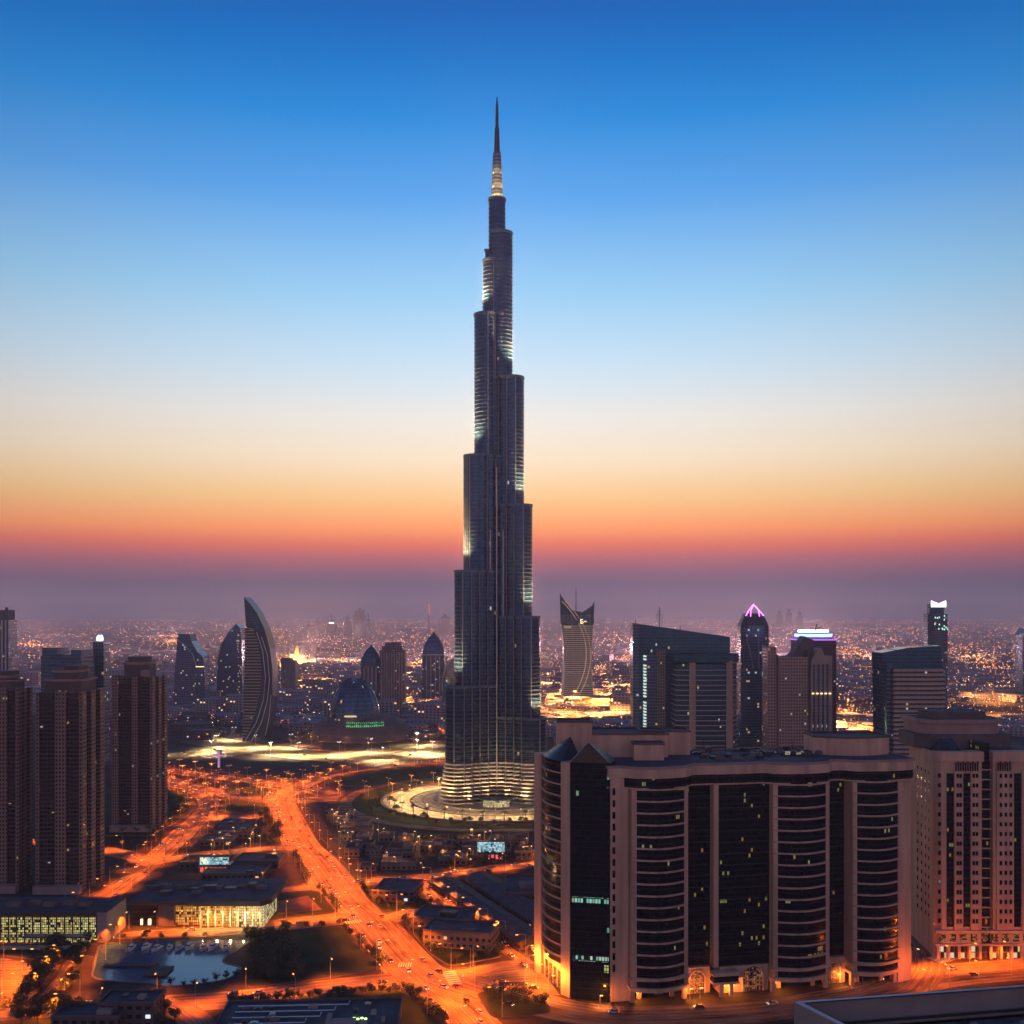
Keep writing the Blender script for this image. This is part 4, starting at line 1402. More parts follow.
# ------------------------------------------------------------------ the big stone and glass block in front
BX, BY = 40.0, 443.0
CU, SU = math.cos(R(11.5)), math.sin(R(11.5))
def UV(u, v): return (u * CU - v * SU, u * SU + v * CU)
def UVs(p): return ccw([UV(*q) for q in p])
M['blackglass'] = facade('black_curtain_wall', (.012, .014, .018), (.006, .011, .016), 1.1, 2.4, .82, .66, lit=-.06, litc=((1, .62, .14), (.75, .8, .30)), ls=.15, gmetal=.0, grough=.10, wrough=.3, clump=1.6)
M['cornerglass'] = facade('corner_curtain_wall', (.010, .014, .020), (.006, .014, .022), 1.2, 2.4, .9, .86, lit=.002, litc=((.4, 1, .8), (.6, 1, .6)), ls=.2, gmetal=.0, grough=.08, wrough=.3)
M['bayglass'] = facade('bay_glass', (.012, .013, .018), (.005, .007, .012), 1.1, 2.4, .84, .7, lit=-.15, litc=((1, .72, .25), (.9, .95, .5)), ls=.14, gmetal=.0, grough=.12, wrough=.3, clump=1.6)
for k_ in ('blackglass', 'cornerglass', 'bayglass'):
    M[k_].node_tree.nodes['Principled BSDF'].inputs['Specular IOR Level'].default_value = .28
M['darkglass'] = facade('dark_roof_glass', (.02, .025, .03), (.006, .009, .013), 1.5, 1.5, .9, .9, lit=0, gmetal=0, grough=.35)
blk = thing('office_building', 'massive pink stone building with curved dark glass bays and arched ground floor windows', 'office building', (BX, BY, .25))
def part(name, pts, z0, z1, m, mt='roof', bottom=False, parent=None):
    b = MB(); b.prism(UVs(pts), z0, z1, 0, 1, bottom)
    return b.build(name, [M[m], M[mt]], parent or blk)
L = 141.4
# glass body set back behind the bays, solid back
part('glass_wall', [(34.0, 4.6), (49.0, 4.6), (49.0, 20), (34.0, 20)], 11.5, 94, 'blackglass')
part('glass_wall', [(48.9, 1.0), (75.0, 1.0), (75.0, 20), (48.9, 20)], 11.5, 94, 'blackglass')
part('glass_wall', [(99.5, 4.6), (112.0, 4.6), (112.0, 20), (99.5, 20)], 11.5, 94, 'blackglass')
part('rear_wall', [(2.2, 19.8), (L - .5, 19.8), (L - .5, 46), (-14, 46), (-8, 30)], 0, 95.5, 'stone')
part('stone_wall', [(1.6, 0), (9.6, 0), (9.6, 19.5), (4, 19.5)], 0, 95, 'stone')
# narrow windows up the stone strip
FL0, FH, NF = 10.2, 4.97, 17
wp = None
for k in range(16):
    z = FL0 + 2.6 + k * FH
    if wp is None:
        b = MB(); b.prism(UVs([(2.5, -.12), (3.7, -.12), (3.7, .3), (2.5, .3)]), 0, 2.9, 0, bottom=True); wp = b.build('window', M['bayglass'], blk); wp.location = (0, 0, z)
    else:
        dup(wp, (0, 0, z), parent=blk)
def bow(u0, u1, v, bulge, n=12):
    return [(u0 + (u1 - u0) * k / n, v - bulge * math.sin(math.pi * k / n)) for k in range(n + 1)]
def bay(u0, u1, right_wall=0.0):
    ue = u1 - right_wall
    arc = bow(u0 + 1.6, ue - (1.3 if not right_wall else 0), -2.6, 3.6)
    part('glass_bay', arc + [(arc[-1][0], 18), (arc[0][0], 18)], 5.6, 94, 'bayglass')
    part('pier', [(u0 + .6, -3.2), (u0 + 2.6, -3.4), (u0 + 2.6, 5), (u0 + .6, 5)], 5.6, 90.6, 'stone')
    if right_wall:
        part('pier', [(ue - .2, -3.0), (u1, -.8), (u1, 19.5), (ue - .2, 19.5)], 0, 95, 'stone')
    else:
        part('pier', [(u1 - 1.7, -3.2), (u1, -3.2), (u1, 6), (u1 - 1.7, 6)], 5.6, 90.6, 'stone')
    a = offset(UVs(arc + [(arc[-1][0], 4), (arc[0][0], 4)]), .9)
    b = MB(); b.ring(UVs(arc + [(arc[-1][0], 4), (arc[0][0], 4)]), .95, 0, .62, 0, .1)
    p = b.build('balcony_band', M['stone'], blk); p.location = (0, 0, FL0)
    for k in range(1, NF):
        dup(p, (0, 0, FL0 + k * FH), parent=blk)
    # portico
    full = bow(u0 - .4, ue + (.6 if not right_wall else 0), -3.6, 3.6)
    base = full + [(full[-1][0], 2), (full[0][0], 2)]
    part('portico_beam', base, 5.0, 6.6, 'stone', 'stone', True)
    part('portico_beam', base, 9.6, 10.15, 'stone', 'stone', True)
    for u in (u0 + 1.0, u0 + 5.2, (ue - 5.6), (ue - 1.2)):
        outer = u < u0 + 2 or u > ue - 3
        part('column', [(u - .9, -2.6 if outer else 1.0), (u + .9, -2.6 if outer else 1.0), (u + .9, -.8 if outer else 2.2), (u - .9, -.8 if outer else 2.2)], 0, 5.0, 'stone')
    part('shop_front', [(u0, 4.0), (ue, 4.0), (ue, 6), (u0, 6)], 0, 5.6, 'blackglass')
bay(9.5, 35.0); bay(73.4, 100.4); bay(111.0, L, 7.6)
part('pier', [(48.0, .2), (50.2, .2), (50.2, 4.8), (48.0, 4.8)], 11.4, 90.6, 'stone')
# thin sills on the flat glass
for (u0, u1, v) in ((35.2, 47.4, 4.6), (50.6, 73.2, 1.0), (100.6, 110.8, 4.6)):
    b = MB(); b.prism(UVs([(u0, v - .28), (u1, v - .28), (u1, v - .02), (u0, v - .02)]), 0, .22, 0, bottom=True)
    p = b.build('sill', M['dmetal'], blk); p.location = (0, 0, FL0 + FH)
    for k in range(2, NF):
        dup(p, (0, 0, FL0 + k * FH), parent=blk)
# podium walls with arched windows
def arch_wall(u0, u1, v, uc, r, zs, z1):
    part('podium_wall', [(u0, v), (u1, v), (u1, v + 8), (u0, v + 8)], 0, z1, 'stone', 'stone')
    pts = [(uc - r, .2), (uc + r, .2)] + [(uc + r * math.cos(math.pi * k / 14), zs + r * math.sin(math.pi * k / 14)) for k in range(15)]
    b = MB()
    P = [(*UV(x, v - .15), z) for x, z in pts]
    b.face(P, 0, [(x, z) for x, z in pts])
    w = b.build('arched_window', M['archglass'], blk)
    b = MB()
    arc = [(uc - r, .1)] + [(uc + r * math.cos(math.pi - math.pi * k / 14), zs + r * math.sin(math.pi - math.pi * k / 14)) for k in range(15)] + [(uc + r, .1)]
    b.tube([(*UV(x, v - .3), z) for x, z in arc], .42, 6)
    b.build('arch_frame', M['stone'], w)
    b = MB()
    for k in range(-2, 3):
        h = zs + math.sqrt(max(0.1, r * r - (k * r / 3) ** 2))
        b.tube([(*UV(uc + k * r / 3, v - .25), .2), (*UV(uc + k * r / 3, v - .25), h - .1)], .11, 4)
    for z in (2.4, 4.6, zs):
        b.tube([(*UV(uc - r, v - .25), z), (*UV(uc + r, v - .25), z)], .12, 4)
    b.tube([(*UV(uc + r * .45 * math.cos(a), v - .26), zs + .2 + r * .45 * math.sin(a)) for a in [math.pi * 2 * q / 12 for q in range(13)]], .12, 4)
    b.build('lattice', M['stone2'], w)
M['archglass'] = facade('arch_glass', (.10, .07, .05), (.03, .022, .02), .8, .8, .7, .7, lit=.38, litc=((1, .42, .10), (1, .55, .2)), ls=.35)
arch_wall(35.2, 47.2, 2.4, 41.2, 3.6, 6.4, 11.3)
arch_wall(50.8, 73.2, .4, 66.0, 4.8, 6.4, 11.3)
arch_wall(100.6, 110.8, 2.4, 105.4, 3.2, 6.4, 11.3)
# small porch between the arches
pp_ = [(46.2, -4.0), (58.0, -4.4), (58.0, .2), (46.2, .2)]
part('porch_roof', pp_, 5.2, 6.3, 'stone', 'stone', True)
part('porch_roof', pp_, 8.8, 10.4, 'stone', 'stone', True)
part('porch_glass', offset([UV(*q) for q in pp_], 0) and [(46.6, -3.6), (57.6, -4.0), (57.6, .2), (46.6, .2)], 6.3, 8.8, 'bayglass')
for u in (50.0, 54.4):
    part('column', [(u - .8, -4.0), (u + .8, -4.0), (u + .8, -2.6), (u - .8, -2.6)], 0, 5.2, 'stone')
# dark attic band and wavy cornice
wave = []
for k in range(0, 91):
    u = .6 + (L + .4 - .6) * k / 90
    v = -.2
    for a, c in ((9.5, 35.0), (73.4, 100.4), (111.0, 141.8)):
        if a - 4 < u < c + 4:
            s = min(1, (u - a + 4) / 6, (c + 4 - u) / 6)
            s = s * s * (3 - 2 * s)
            v = min(v, -.2 - 4.6 * s - 2.2 * math.sin(math.pi * max(0, min(1, (u - a) / (c - a)))))
    if 48 < u < 72: v = min(v, -.2 - 1.2 * math.sin(math.pi * (u - 48) / 24) ** .5)
    wave.append((u, v))
att = [(u, v + 1.6) for u, v in wave]
part('attic_glass', att + [(L, 17), (1, 17)], 90.7, 94.8, 'blackglass')
part('cornice', wave + [(L + .4, 18), (.6, 18)], 94.8, 98.6, 'stone', 'stone', True)
part('roof', [(u, v + 1.5) for u, v in wave] + [(L - 1, 44), (-10, 44), (2.2, 17)], 98.62, 98.9, 'roof', 'roof')
b = MB(); b.ring(UVs(wave + [(L + .4, 45.5), (-13, 45.5)]), .0, 98.6, 99.7, 0, .8); b.build('parapet', M['stone2'], blk)
b = MB(); b.ring(UVs(att + [(L, 16), (1, 16)]), .25, 90.1, 90.7, 0, .4); b.build('sill', M['stone'], blk)

# corner glass tower with pointed roof, in the directions read off its faces
def rel(p): return [(x - BX, y - BY) for x, y in p]
cg = ccw(rel([(24.9, 447.6), (41.2, 444.3), (45.0, 456), (29.0, 462)]))
b = MB(); b.prism(cg, 0, 100.6, 0, 1)
cgo = b.build('corner_glass_tower', [M['cornerglass'], M['roof']], blk)
ax, ay = 32.6 - BX, 446.9 - BY
b = MB()
q = offset(cg, .15)
for i in range(4):
    j = (i + 1) % 4
    b.face([(*q[i], 100.62), (*q[j], 100.62), (ax, ay, 109.3)], 0, [(0, 0), (14, 0), (7, 9)])
b.build('pointed_roof', M['darkglass'], cgo)
M['pyrglass'] = facade('pyramid_glass', (.03, .04, .05), (.02, .035, .05), 2.4, 2.4, .94, .94, lit=0, gmetal=.1, grough=.12)
b = MB(); b.tube([(q[3][0], q[3][1], 100.7), (ax, ay, 109.35)], .25, 4); b.tube([(q[0][0], q[0][1], 100.7), (ax, ay, 109.35)], .22, 4); b.build('ridge', M['metal'], cgo)
M['teal_lit'] = facade('lit_office_floor', (.02, .03, .03), (.05, .1, .09), 1.25, 2.4, .74, .8, lit=.72, litc=((.35, 1, .80), (.75, 1, .75)), ls=.55)
M['yellow_lit'] = facade('lit_office_room', (.02, .03, .03), (.05, .1, .09), 1.1, 1.8, .8, .8, lit=.85, litc=((.75, .85, .25), (.9, .8, .3)), ls=.45)
def lit_row(u0, u1, z, h, m):
    a, c = cg[0], cg[1]
    # front edge runs between the two nearest corners
    e = sorted(cg, key=lambda p: p[1])[:2]; e.sort()
    (xa, ya), (xb, yb) = e
    P = lambda s: (xa + (xb - xa) * s, ya + (yb - ya) * s - .18)
    b = MB(); b.wall(P(u0), P(u1), z, z + h, 0); b.wall(P(u1), (P(u1)[0], P(u1)[1] + .2), z, z + h, 0); b.face([(*P(u0), z + h), (*P(u1), z + h), (P(u1)[0], P(u1)[1] + .17, z + h), (P(u0)[0], P(u0)[1] + .17, z + h)])
    b.build('lit_window', M[m], cgo)
lit_row(.03, .98, 41.2, 2.4, 'teal_lit'); lit_row(.05, .98, 16.4, 2.2, 'teal_lit'); lit_row(.86, .98, 12.0, 3.2, 'yellow_lit')
# left flank: two stone piers with a bowed glass bay between
b = MB(); b.prism(ccw(rel([(24.7, 448.0), (21.0, 452.6), (24.0, 457.0), (28.6, 455.0)])), 0, 100.2, 0, 1); b.build('pier', [M['stone'], M['stone']], blk)
b = MB(); b.prism(ccw(rel([(13.2, 477.2), (10.2, 481.8), (15, 486), (18, 481)])), 0, 100.2, 0, 1); b.build('pier', [M['stone'], M['stone']], blk)
p0, p1 = (21.4, 454.2), (13.6, 477.0)
nx, ny = -(p1[1] - p0[1]), (p1[0] - p0[0])
ln = math.hypot(nx, ny); nx, ny = nx / ln, ny / ln
arc = [(p0[0] + (p1[0] - p0[0]) * k / 10 + nx * 1.0 * (2.2 * math.sin(math.pi * k / 10) - .6), p0[1] + (p1[1] - p0[1]) * k / 10 + ny * (2.2 * math.sin(math.pi * k / 10) - .6)) for k in range(11)]
fl = ccw(rel(arc + [(26, 480), (30, 460)]))
b = MB(); b.prism(fl, 12, 100, 0, 1); b.build('glass_bay', [M['bayglass'], M['roof']], blk)
b = MB(); b.ring(fl, .8, 0, .55, 0, .1); p = b.build('balcony_band', M['stone'], blk); p.location = (0, 0, 15.2)
for k in range(1, NF): dup(p, (0, 0, 15.2 + k * 4.97), parent=blk)
b = MB(); mx_, my_ = rel([(26, 466)])[0]
fo = offset(fl, .2)
for i in range(len(fo)):
    j = (i + 1) % len(fo)
    b.face([(*fo[i], 100.02), (*fo[j], 100.02), (mx_, my_, 109.5)], 0, [(0, 0), (4, 0), (2, 9)])
b.build('sloped_roof', M['darkglass'], blk)
b = MB(); b.prism(ccw(rel([(21.6, 455.5), (14.4, 477.0), (20, 480), (27, 458)])), 0, 12, 0, 0); b.build('podium_wall', M['stone'], blk)
for k in range(4):
    s = .12 + k * .23
    x, y = 21.6 + (14.4 - 21.6) * s - BX + nx * .12, 455.5 + (477 - 455.5) * s - BY + ny * .12
    b = MB(); b.box(x, y, .3, .3, 3.2, 8, 0, math.atan2(ny, nx)); b.build('shop_front', M['archglass'], blk)
# roof houses
def pbox(name, px0, px1, y0, y1, ztop, m='stone', z0=98.7, extra=None):
    b = MB(); b.prism(ccw(rel([(XA(px0, y0), y0), (XA(px1, y0), y0), (XA(px1, y0), y1), (XA(px0, y0), y1)])), z0, ztop, 0, 1)
    o = b.build(name, [M[m], M['roof']], blk)
    b = MB(); b.ring(ccw(rel([(XA(px0, y0), y0), (XA(px1, y0), y0), (XA(px1, y0), y1), (XA(px0, y0), y1)])), .35, ztop - .2, ztop + .7, 0, .5)
    b.build('parapet', M['dark_stone'], o)
pbox('roof_house', 557, 592, 474, 486, 115, z0=60)
pbox('roof_house', 584, 668, 476, 500, 109.2, z0=80)
pbox('roof_house', 634, 664, 466, 474, 106)
pbox('roof_house', 641, 690, 484, 497, 109.6)
b = MB(); dr = ccw(rel([(XA(816, 482) + (XA(892, 482) - XA(816, 482)) * k / 14, 482 + 4 - 5.5 * math.sin(math.pi * k / 14)) for k in range(15)] + [(XA(892, 482), 502), (XA(816, 482), 502)]))
b.prism(dr, 98.7, 107, 0, 1); o = b.build('roof_house', [M['stone'], M['roof']], blk)
b = MB(); b.ring(dr, .4, 106.8, 107.8, 0, .5); b.build('parapet', M['dark_stone'], o)
for k in range(46):
    u, v = rnd.uniform(48, 112), rnd.uniform(14, 42)
    b = MB(); w_, d_, h_ = rnd.uniform(1.6, 4.5), rnd.uniform(1.4, 3), rnd.uniform(.8, 2.0)
    x, y = UV(u, v)
    b.box(x, y, 98.9, w_, d_, h_, 0, R(11.5)); b.cyl(x, y, 98.9 + h_, 99.2 + h_, min(w_, d_) * .36, n=10)
    b.build('rooftop_unit', M['dmetal' if k % 3 else 'roof2'], blk)
for k in range(5):
    u, v = rnd.uniform(50, 112), 40
    x, y = UV(u, v)
    b = MB(); b.tube([(x, y, 98.8), (x, y, 103 + 2 * (k % 3))], .14, 5); b.build('antenna', M['dmetal'], blk)
sk = MB()
for k in range(6):
    for j in range(2):
        x, y = UV(92 + k * 4.2, 22 + j * 6)
        sk.box(x, y, 98.95 + .35, 3.7, 4.8, .14, 0, R(11.5)); 
so = sk.build('solar_panel', M['pyrglass'], blk); so['kind'] = 'stuff'
# right flank balconies
b = MB(); b.prism(UVs([(L - .2, 3), (L + 1.8, 3), (L + 1.8, 12), (L - .2, 12)]), 0, .3, 0, 0, True); p = b.build('balcony', M['stone'], blk); p.location = (0, 0, 14)
for k in range(1, 16): dup(p, (0, 0, 14 + FH * k), parent=blk)

# ------------------------------------------------------------------ the pink stone hotel at the right edge
t = thing('hotel', 'pink stone hotel with punched windows and a blue glass skylight at the right edge', 'hotel', (201.5, 499.5, .25))
FX = lambda px: XA(px, 499.5) - 201.5
def hp(name, pts, z0, z1, m, mt='roof', parent=None, bottom=False):
    b = MB(); b.prism(ccw(pts), z0, z1, 0, 1, bottom)
    return b.build(name, [M[m], M[mt]], parent or t)
b1 = [(0, 3.0), (2.8, 0), (22.0, 0), (22.0, 40), (2.6, 40)]
hp('wall', b1, 0, 98, 'stone')
b2 = [(FX(993), 0), (FX(1046), 0), (FX(1046), 40), (FX(993), 40)]
hp('wall', b2, 0, 98, 'stone')
hp('glass_slot', [(22.2, 3.2), (FX(993) - .2, 3.2), (FX(993) - .2, 30), (22.2, 30)], 0, 102, 'blackglass')
for k in range(17):
    if k == 0:
        b = MB(); b.box((22 + FX(993)) / 2, 2.3, 0, FX(993) - 22.4, 1.6, .45, 0); sp0 = b.build('balcony', M['stone'], t); sp0.location = (0, 0, 14)
    else: dup(sp0, (0, 0, 14 + k * 4.7), parent=t)
for a, c in ((946.5, 953.5), (963, 970), (1014, 1021)):
    hp('glass_slot', [(FX(a), -.14), (FX(c), -.14), (FX(c), .5), (FX(a), .5)], 15, 88, 'blackglass')
# piers that carry the window columns
for a, c in ((953.8, 962.6), (970.4, 979), (996, 1013), (1021.4, 1040)):
    hp('pier', [(FX(a), -.8), (FX(c), -.8), (FX(c), .2), (FX(a), .2)], 13.5, 90, 'stone', 'stone')
hp('cornice', [(-.7, 2.4), (2.3, -1.0), (22.6, -1.0), (22.6, 6), (2.3, 8)], 93.6, 98.3, 'stone', 'stone', None, True)
hp('cornice', [(FX(992), -1.0), (FX(1046), -1.0), (FX(1046), 6), (FX(992), 6)], 93.6, 98.3, 'stone', 'stone', None, True)
wb = MB(); wb.box(0, 0, 0, 1.15, .5, 1.9, 0); wpro = wb.build('window', M['bayglass'], t)
sb = MB(); sb.box(0, -.2, -.28, 1.5, .5, .26, 0); sb.build('sill', M['stone2'], wpro)
first, spots = True, []
for f in range(16):
    z = 17 + f * 4.6
    for px in (957, 959.9, 973, 976.2, 1000, 1005, 1010, 1028):
        spots.append((FX(px), -.72, z, 0))
    for px in (939.5,): spots.append((FX(px), .1, z, 0))
    for y in (9, 14, 20, 26): spots.append((.06 + .075 * y * .8, y, z, R(90)))
extra = MB()
for n_, (x, y, z, rz) in enumerate(spots):
    if n_ < 99:
        if first: wpro.location = (x, y, z); wpro.rotation_euler = (0, 0, rz); first = False
        else: dup(wpro, (x, y, z), rz, parent=t)
    else:
        extra.box(x, y, z, 1.15, .5, 1.9, 0, rz)
e_ = extra.build('window_rest', M['bayglass'], t); e_.name = 'window'; e_['kind'] = 'stuff'
sl = MB()
for px0, px1 in ((954, 978.5), (996, 1012)):
    n_ = int((px1 - px0) / 2.4)
    for k in range(n_): sl.box(FX(px0 + 1 + k * 2.4), -1.05, 89.2, .5, .35, 4.0 + (k % 2) * .8, 0)
sl.build('louvre', M['bayglass'], t)
# ground floor arcade
hp('arcade_beam', [(-.6, -1.6), (FX(1046), -1.6), (FX(1046), .4), (-.6, .4)], 12.4, 13.6, 'stone', 'stone', None, True)
hp('arcade_beam', [(-.6, -1.4), (FX(1046), -1.4), (FX(1046), .4), (-.6, .4)], 6.2, 7.2, 'stone', 'stone', None, True)
M['shop'] = facade('shop_glass', (.10, .07, .05), (.05, .04, .03), 2.4, 3.0, .85, .85, lit=.30, litc=((1, .60, .22), (1, .8, .5)), ls=.7)
for k in range(9):
    x = .8 + k * 5.0
    hp('column', [(x - .6, -1.4), (x + .6, -1.4), (x + .6, -.1), (x - .6, -.1)], 0, 6.2, 'stone')
    hp('shop_front', [(x + .7, -.16), (x + 4.2, -.16), (x + 4.2, .3), (x + .7, .3)], .1, 6.0, 'shop')
    hp('shop_front', [(x + .9, -.16), (x + 4.0, -.16), (x + 4.0, .3), (x + .9, .3)], 8.0, 11.6, 'archglass')
# upper tiers
sk_ = ccw([(1.2, 3.4), (13.5, 2.6), (14.5, 13), (2.6, 14)])
b = MB()
apx = [(4.5, 6.6, 103.8), (10.5, 6.2, 103.8)]
b.face([(*sk_[0], 98.1), (*sk_[1], 98.1), apx[1], apx[0]], 0, [(0, 0), (12, 0), (9, 6), (3, 6)])
b.face([(*sk_[1], 98.1), (*sk_[2], 98.1), apx[1]], 0, [(0, 0), (9, 0), (5, 6)])
b.face([(*sk_[2], 98.1), (*sk_[3], 98.1), apx[0], apx[1]], 0, [(0, 0), (12, 0), (9, 6), (3, 6)])
b.face([(*sk_[3], 98.1), (*sk_[0], 98.1), apx[0]], 0, [(0, 0), (9, 0), (5, 6)])
b.build('skylight', M['pyrglass'], t)
hp('upper_tier', [(-2, 22), (4, 15), (40, 15), (46, 22), (46, 42), (-2, 42)], 97.5, 104.5, 'dark_stone')
hp('upper_tier', [(.5, 24), (6, 18), (36, 18), (41, 24), (41, 42), (.5, 42)], 104.5, 111.5, 'stone2')
hp('upper_tier', [(7, 24), (12, 20), (30, 20), (35, 25), (35, 40), (7, 40)], 111.5, 115.0, 'dark_stone')
b = MB(); b.ring(ccw([(.5, 24), (6, 18), (36, 18), (41, 24), (41, 42), (.5, 42)]), 1.2, 109.8, 111.7, 0, .5); b.build('cornice', M['stone2'], t)
for k in range(14):
    b = MB(); b.tube([(8 + k * 2, 22 + (k % 3), 114.9), (8 + k * 2, 22 + (k % 3), 116.2 + (k % 4) * .5)], .16, 5); b.build('roof_post', M['dmetal'], t)

# ------------------------------------------------------------------ roof of the near building at the bottom right
Zr = 72.0
c0, c1, c2 = (67.2, 250.2), (134.0, 262.6), (75.6, 232.0)
d1 = (c1[0] - c0[0], c1[1] - c0[1]); d2 = (c2[0] - c0[0], c2[1] - c0[1])
def rq(a, c): return (c0[0] + d1[0] * a + d2[0] * c - c0[0], c0[1] + d1[1] * a + d2[1] * c - c0[1])
t = thing('near_roof_building', 'flat roofed pale building with a thick parapet, cut off by the bottom right corner', 'building', (c0[0], c0[1], 0))
o4 = ccw([rq(0, 0), rq(1.25, 0), rq(1.25, 2.2), rq(0, 2.2)])
b = MB(); b.prism(o4, 0, Zr - 7, 0, 1); b.build('wall', [M['concrete'], M['roof_tile'] if 'roof_tile' in M else M.setdefault('roof_tile', facade('paved_roof', (.05, .055, .07), (.085, .10, .13), 2.4, 2.4, .94, .94, lit=0, gmetal=0, grough=.7))], t)
b = MB(); b.ring(o4, 0, Zr - 7, Zr, 0, 1.6); b.build('parapet', M['concrete'], t)
b = MB(); b.ring(offset(o4, -.5), .3, Zr, Zr + .25, 0, .7); b.build('coping', M['white'], t)
b = MB(); b.ring(offset(o4, -1.62), 0, Zr - 5.4, Zr - 4.9, 0, .5); b.build('gutter', M['dmetal'], t)

for k, (a_, c_, sx, sy, sz) in enumerate(((.35, .5, 3.2, 2.2, 1.6), (.55, .7, 2.4, 2.4, 1.2), (.8, .45, 4.2, 2.0, 1.8), (.95, .8, 2.2, 2.2, 2.0), (.62, .3, 1.6, 1.6, 1.0))):
    x, y = rq(a_, c_)
    b = MB(); b.box(x, y, Zr - 6.99, sx, sy, sz, 0, R(10)); b.cyl(x, y, Zr - 7 + sz, Zr - 6.7 + sz, .7, n=12); b.build('rooftop_unit', M['metal' if k % 2 else 'concrete'], t)
b = MB(); b.tube([(*rq(.15, .35), Zr - 6.6), (*rq(1.1, .33), Zr - 6.6)], .16, 6); b.build('pipe', M['metal'], t)

for k in range(10):
    x, y = rq(.12 + .1 * k, .18 + .5 * ((k * 7) % 5) / 5)
    b = MB(); b.box(x, y, Zr - 6.98, 1.2 + .3 * (k % 3), 1.0, .7 + .2 * (k % 4), 0, R(10)); b.build('vent_box', M['dmetal' if k % 2 else 'roof2'], t)

# ------------------------------------------------------------------ glass hall and shopping hall at the lower left
M['hallglass'] = facade('lit_hall_glass', (.05, .05, .04), (.16, .15, .06), 1.0, 1.25, .78, .72, lit=.86, litc=((1, .76, .24), (.95, .92, .40)), ls=.7, gmetal=.1, clump=.5)
M['mallglass'] = facade('lit_mall_glass', (.06, .05, .04), (.10, .07, .03), 1.0, 1.4, .8, .8, lit=.84, litc=((1, .36, .04), (1, .56, .14)), ls=.85, gmetal=.1, clump=.5)
M['mallwhite'] = facade('lit_atrium_glass', (.06, .05, .04), (.10, .08, .04), 1.0, 1.4, .8, .8, lit=.84, litc=((1, .76, .34), (.95, .95, .5)), ls=.8, gmetal=.1, clump=.4)
Y = 523.0
t = thing('glass_hall', 'long low hall with a yellow lit glass front at the left edge', 'hall', (-232, Y, .45))
HX = lambda px: XA(px, Y) + 232
b = MB(); b.prism([(HX(-70), 0), (HX(97), 0), (HX(97), 26), (HX(-70), 26)], 0, 13, 0, 1); b.build('wall', [M['hallglass'], M['roof']], t)
b = MB(); b.prism([(HX(97), -.6), (HX(107), -.6), (HX(107), 26), (HX(97), 26)], 0, 15, 0, 1); b.build('end_wall', [M['concrete'], M['roof']], t)
b = MB(); b.prism([(HX(-70), -1.6), (HX(97) - .1, -1.6), (HX(97) - .1, 27), (HX(-70), 27)], 13.2, 15.4, 0, 1, True); b.build('roof', [M['dmetal'], M['roof']], t)
b = MB(); b.prism([(HX(27), -5.5), (HX(92), -5.5), (HX(92), -.1), (HX(27), -.1)], 3.6, 4.5, 0, 1, True); b.build('canopy', [M['dark_stone'], M['concrete']], t)
b = MB(); b.box(HX(42), -9, 0, 34, 5, .5, 0); b.build('terrace', M['pale'], t)
for k in range(13):
    b = MB(); b.box(HX(1 + k * 8), -.45, 0, .5, .9, 13.1, 0); b.build('mullion_post', M['dmetal'], t)
for k in range(5):
    b = MB(); b.box(HX(5 + k * 18), 10 + 3 * (k % 2), 15.4, 6, 4, 1.8, 0); b.build('rooftop_unit', M['roof2'], t)
Y = 549.0
t = thing('shopping_hall', 'dark roofed shopping hall with an amber and white lit front beside the pool road', 'hall', (XA(200, Y), Y, .6))
HX = lambda px: XA(px, Y) - XA(200, Y)
for a, c, m_, y0 in ((131, 158, 'blackglass', 1.5), (158, 174, 'dark_stone', 0), (174, 200, 'mallglass', 2.5), (201, 236, 'mallglass', 0), (236, 264, 'mallwhite', -1)):
    b = MB(); b.prism([(HX(a), y0), (HX(c), y0), (HX(c), 30), (HX(a), 30)], 0, 11.0, 0, 1); b.build('shop_front' if m_ != 'dark_stone' else 'wall', [M[m_], M['roof']], t)
b = MB(); b.prism([(HX(128), -1), (HX(196), -1), (HX(196), 42), (HX(131), 42)], 11.1, 13.0, 0, 1, True); b.build('roof', [M['dmetal'], M['roof']], t)
b = MB(); b.prism([(HX(196) + .1, -4), (HX(262), -4), (HX(271), 2), (HX(270), 44), (HX(196) + .1, 44)], 11.6, 14.2, 0, 1, True); b.build('roof', [M['dmetal'], M['roof']], t)
for k in range(9):
    b = MB(); b.box(HX(202 + k * 7.4), -2.6, 0, .55, .55, 11.6, 0); b.build('column', M['pale'], t)
for k in range(12):
    b = MB(); b.box(HX(136 + k * 10.5), 12 + 18 * rnd.random(), 13.0 + (1.2 if k > 5 else 0), rnd.uniform(3, 9), rnd.uniform(2, 6), rnd.uniform(.8, 2.2), 0); b.build('rooftop_unit', M['roof2' if k % 2 else 'dmetal'], t)
b = MB()
for px_, w_ in ((141, 1), (149, 1.4), (168, 1)):
    b.box(HX(px_), .9, .6, w_, 1, 3, 0)
b.build('lit_window', M['ledwarm'], t)
for px_ in (206, 220, 233, 246, 258):
    lo = bpy.data.objects.new('shop_light', lamp_data('shop_light', (1, .58, .2), LAMP_W * .10)); COL.objects.link(lo); lo.parent = t; lo.location = (HX(px_), -5, 6)

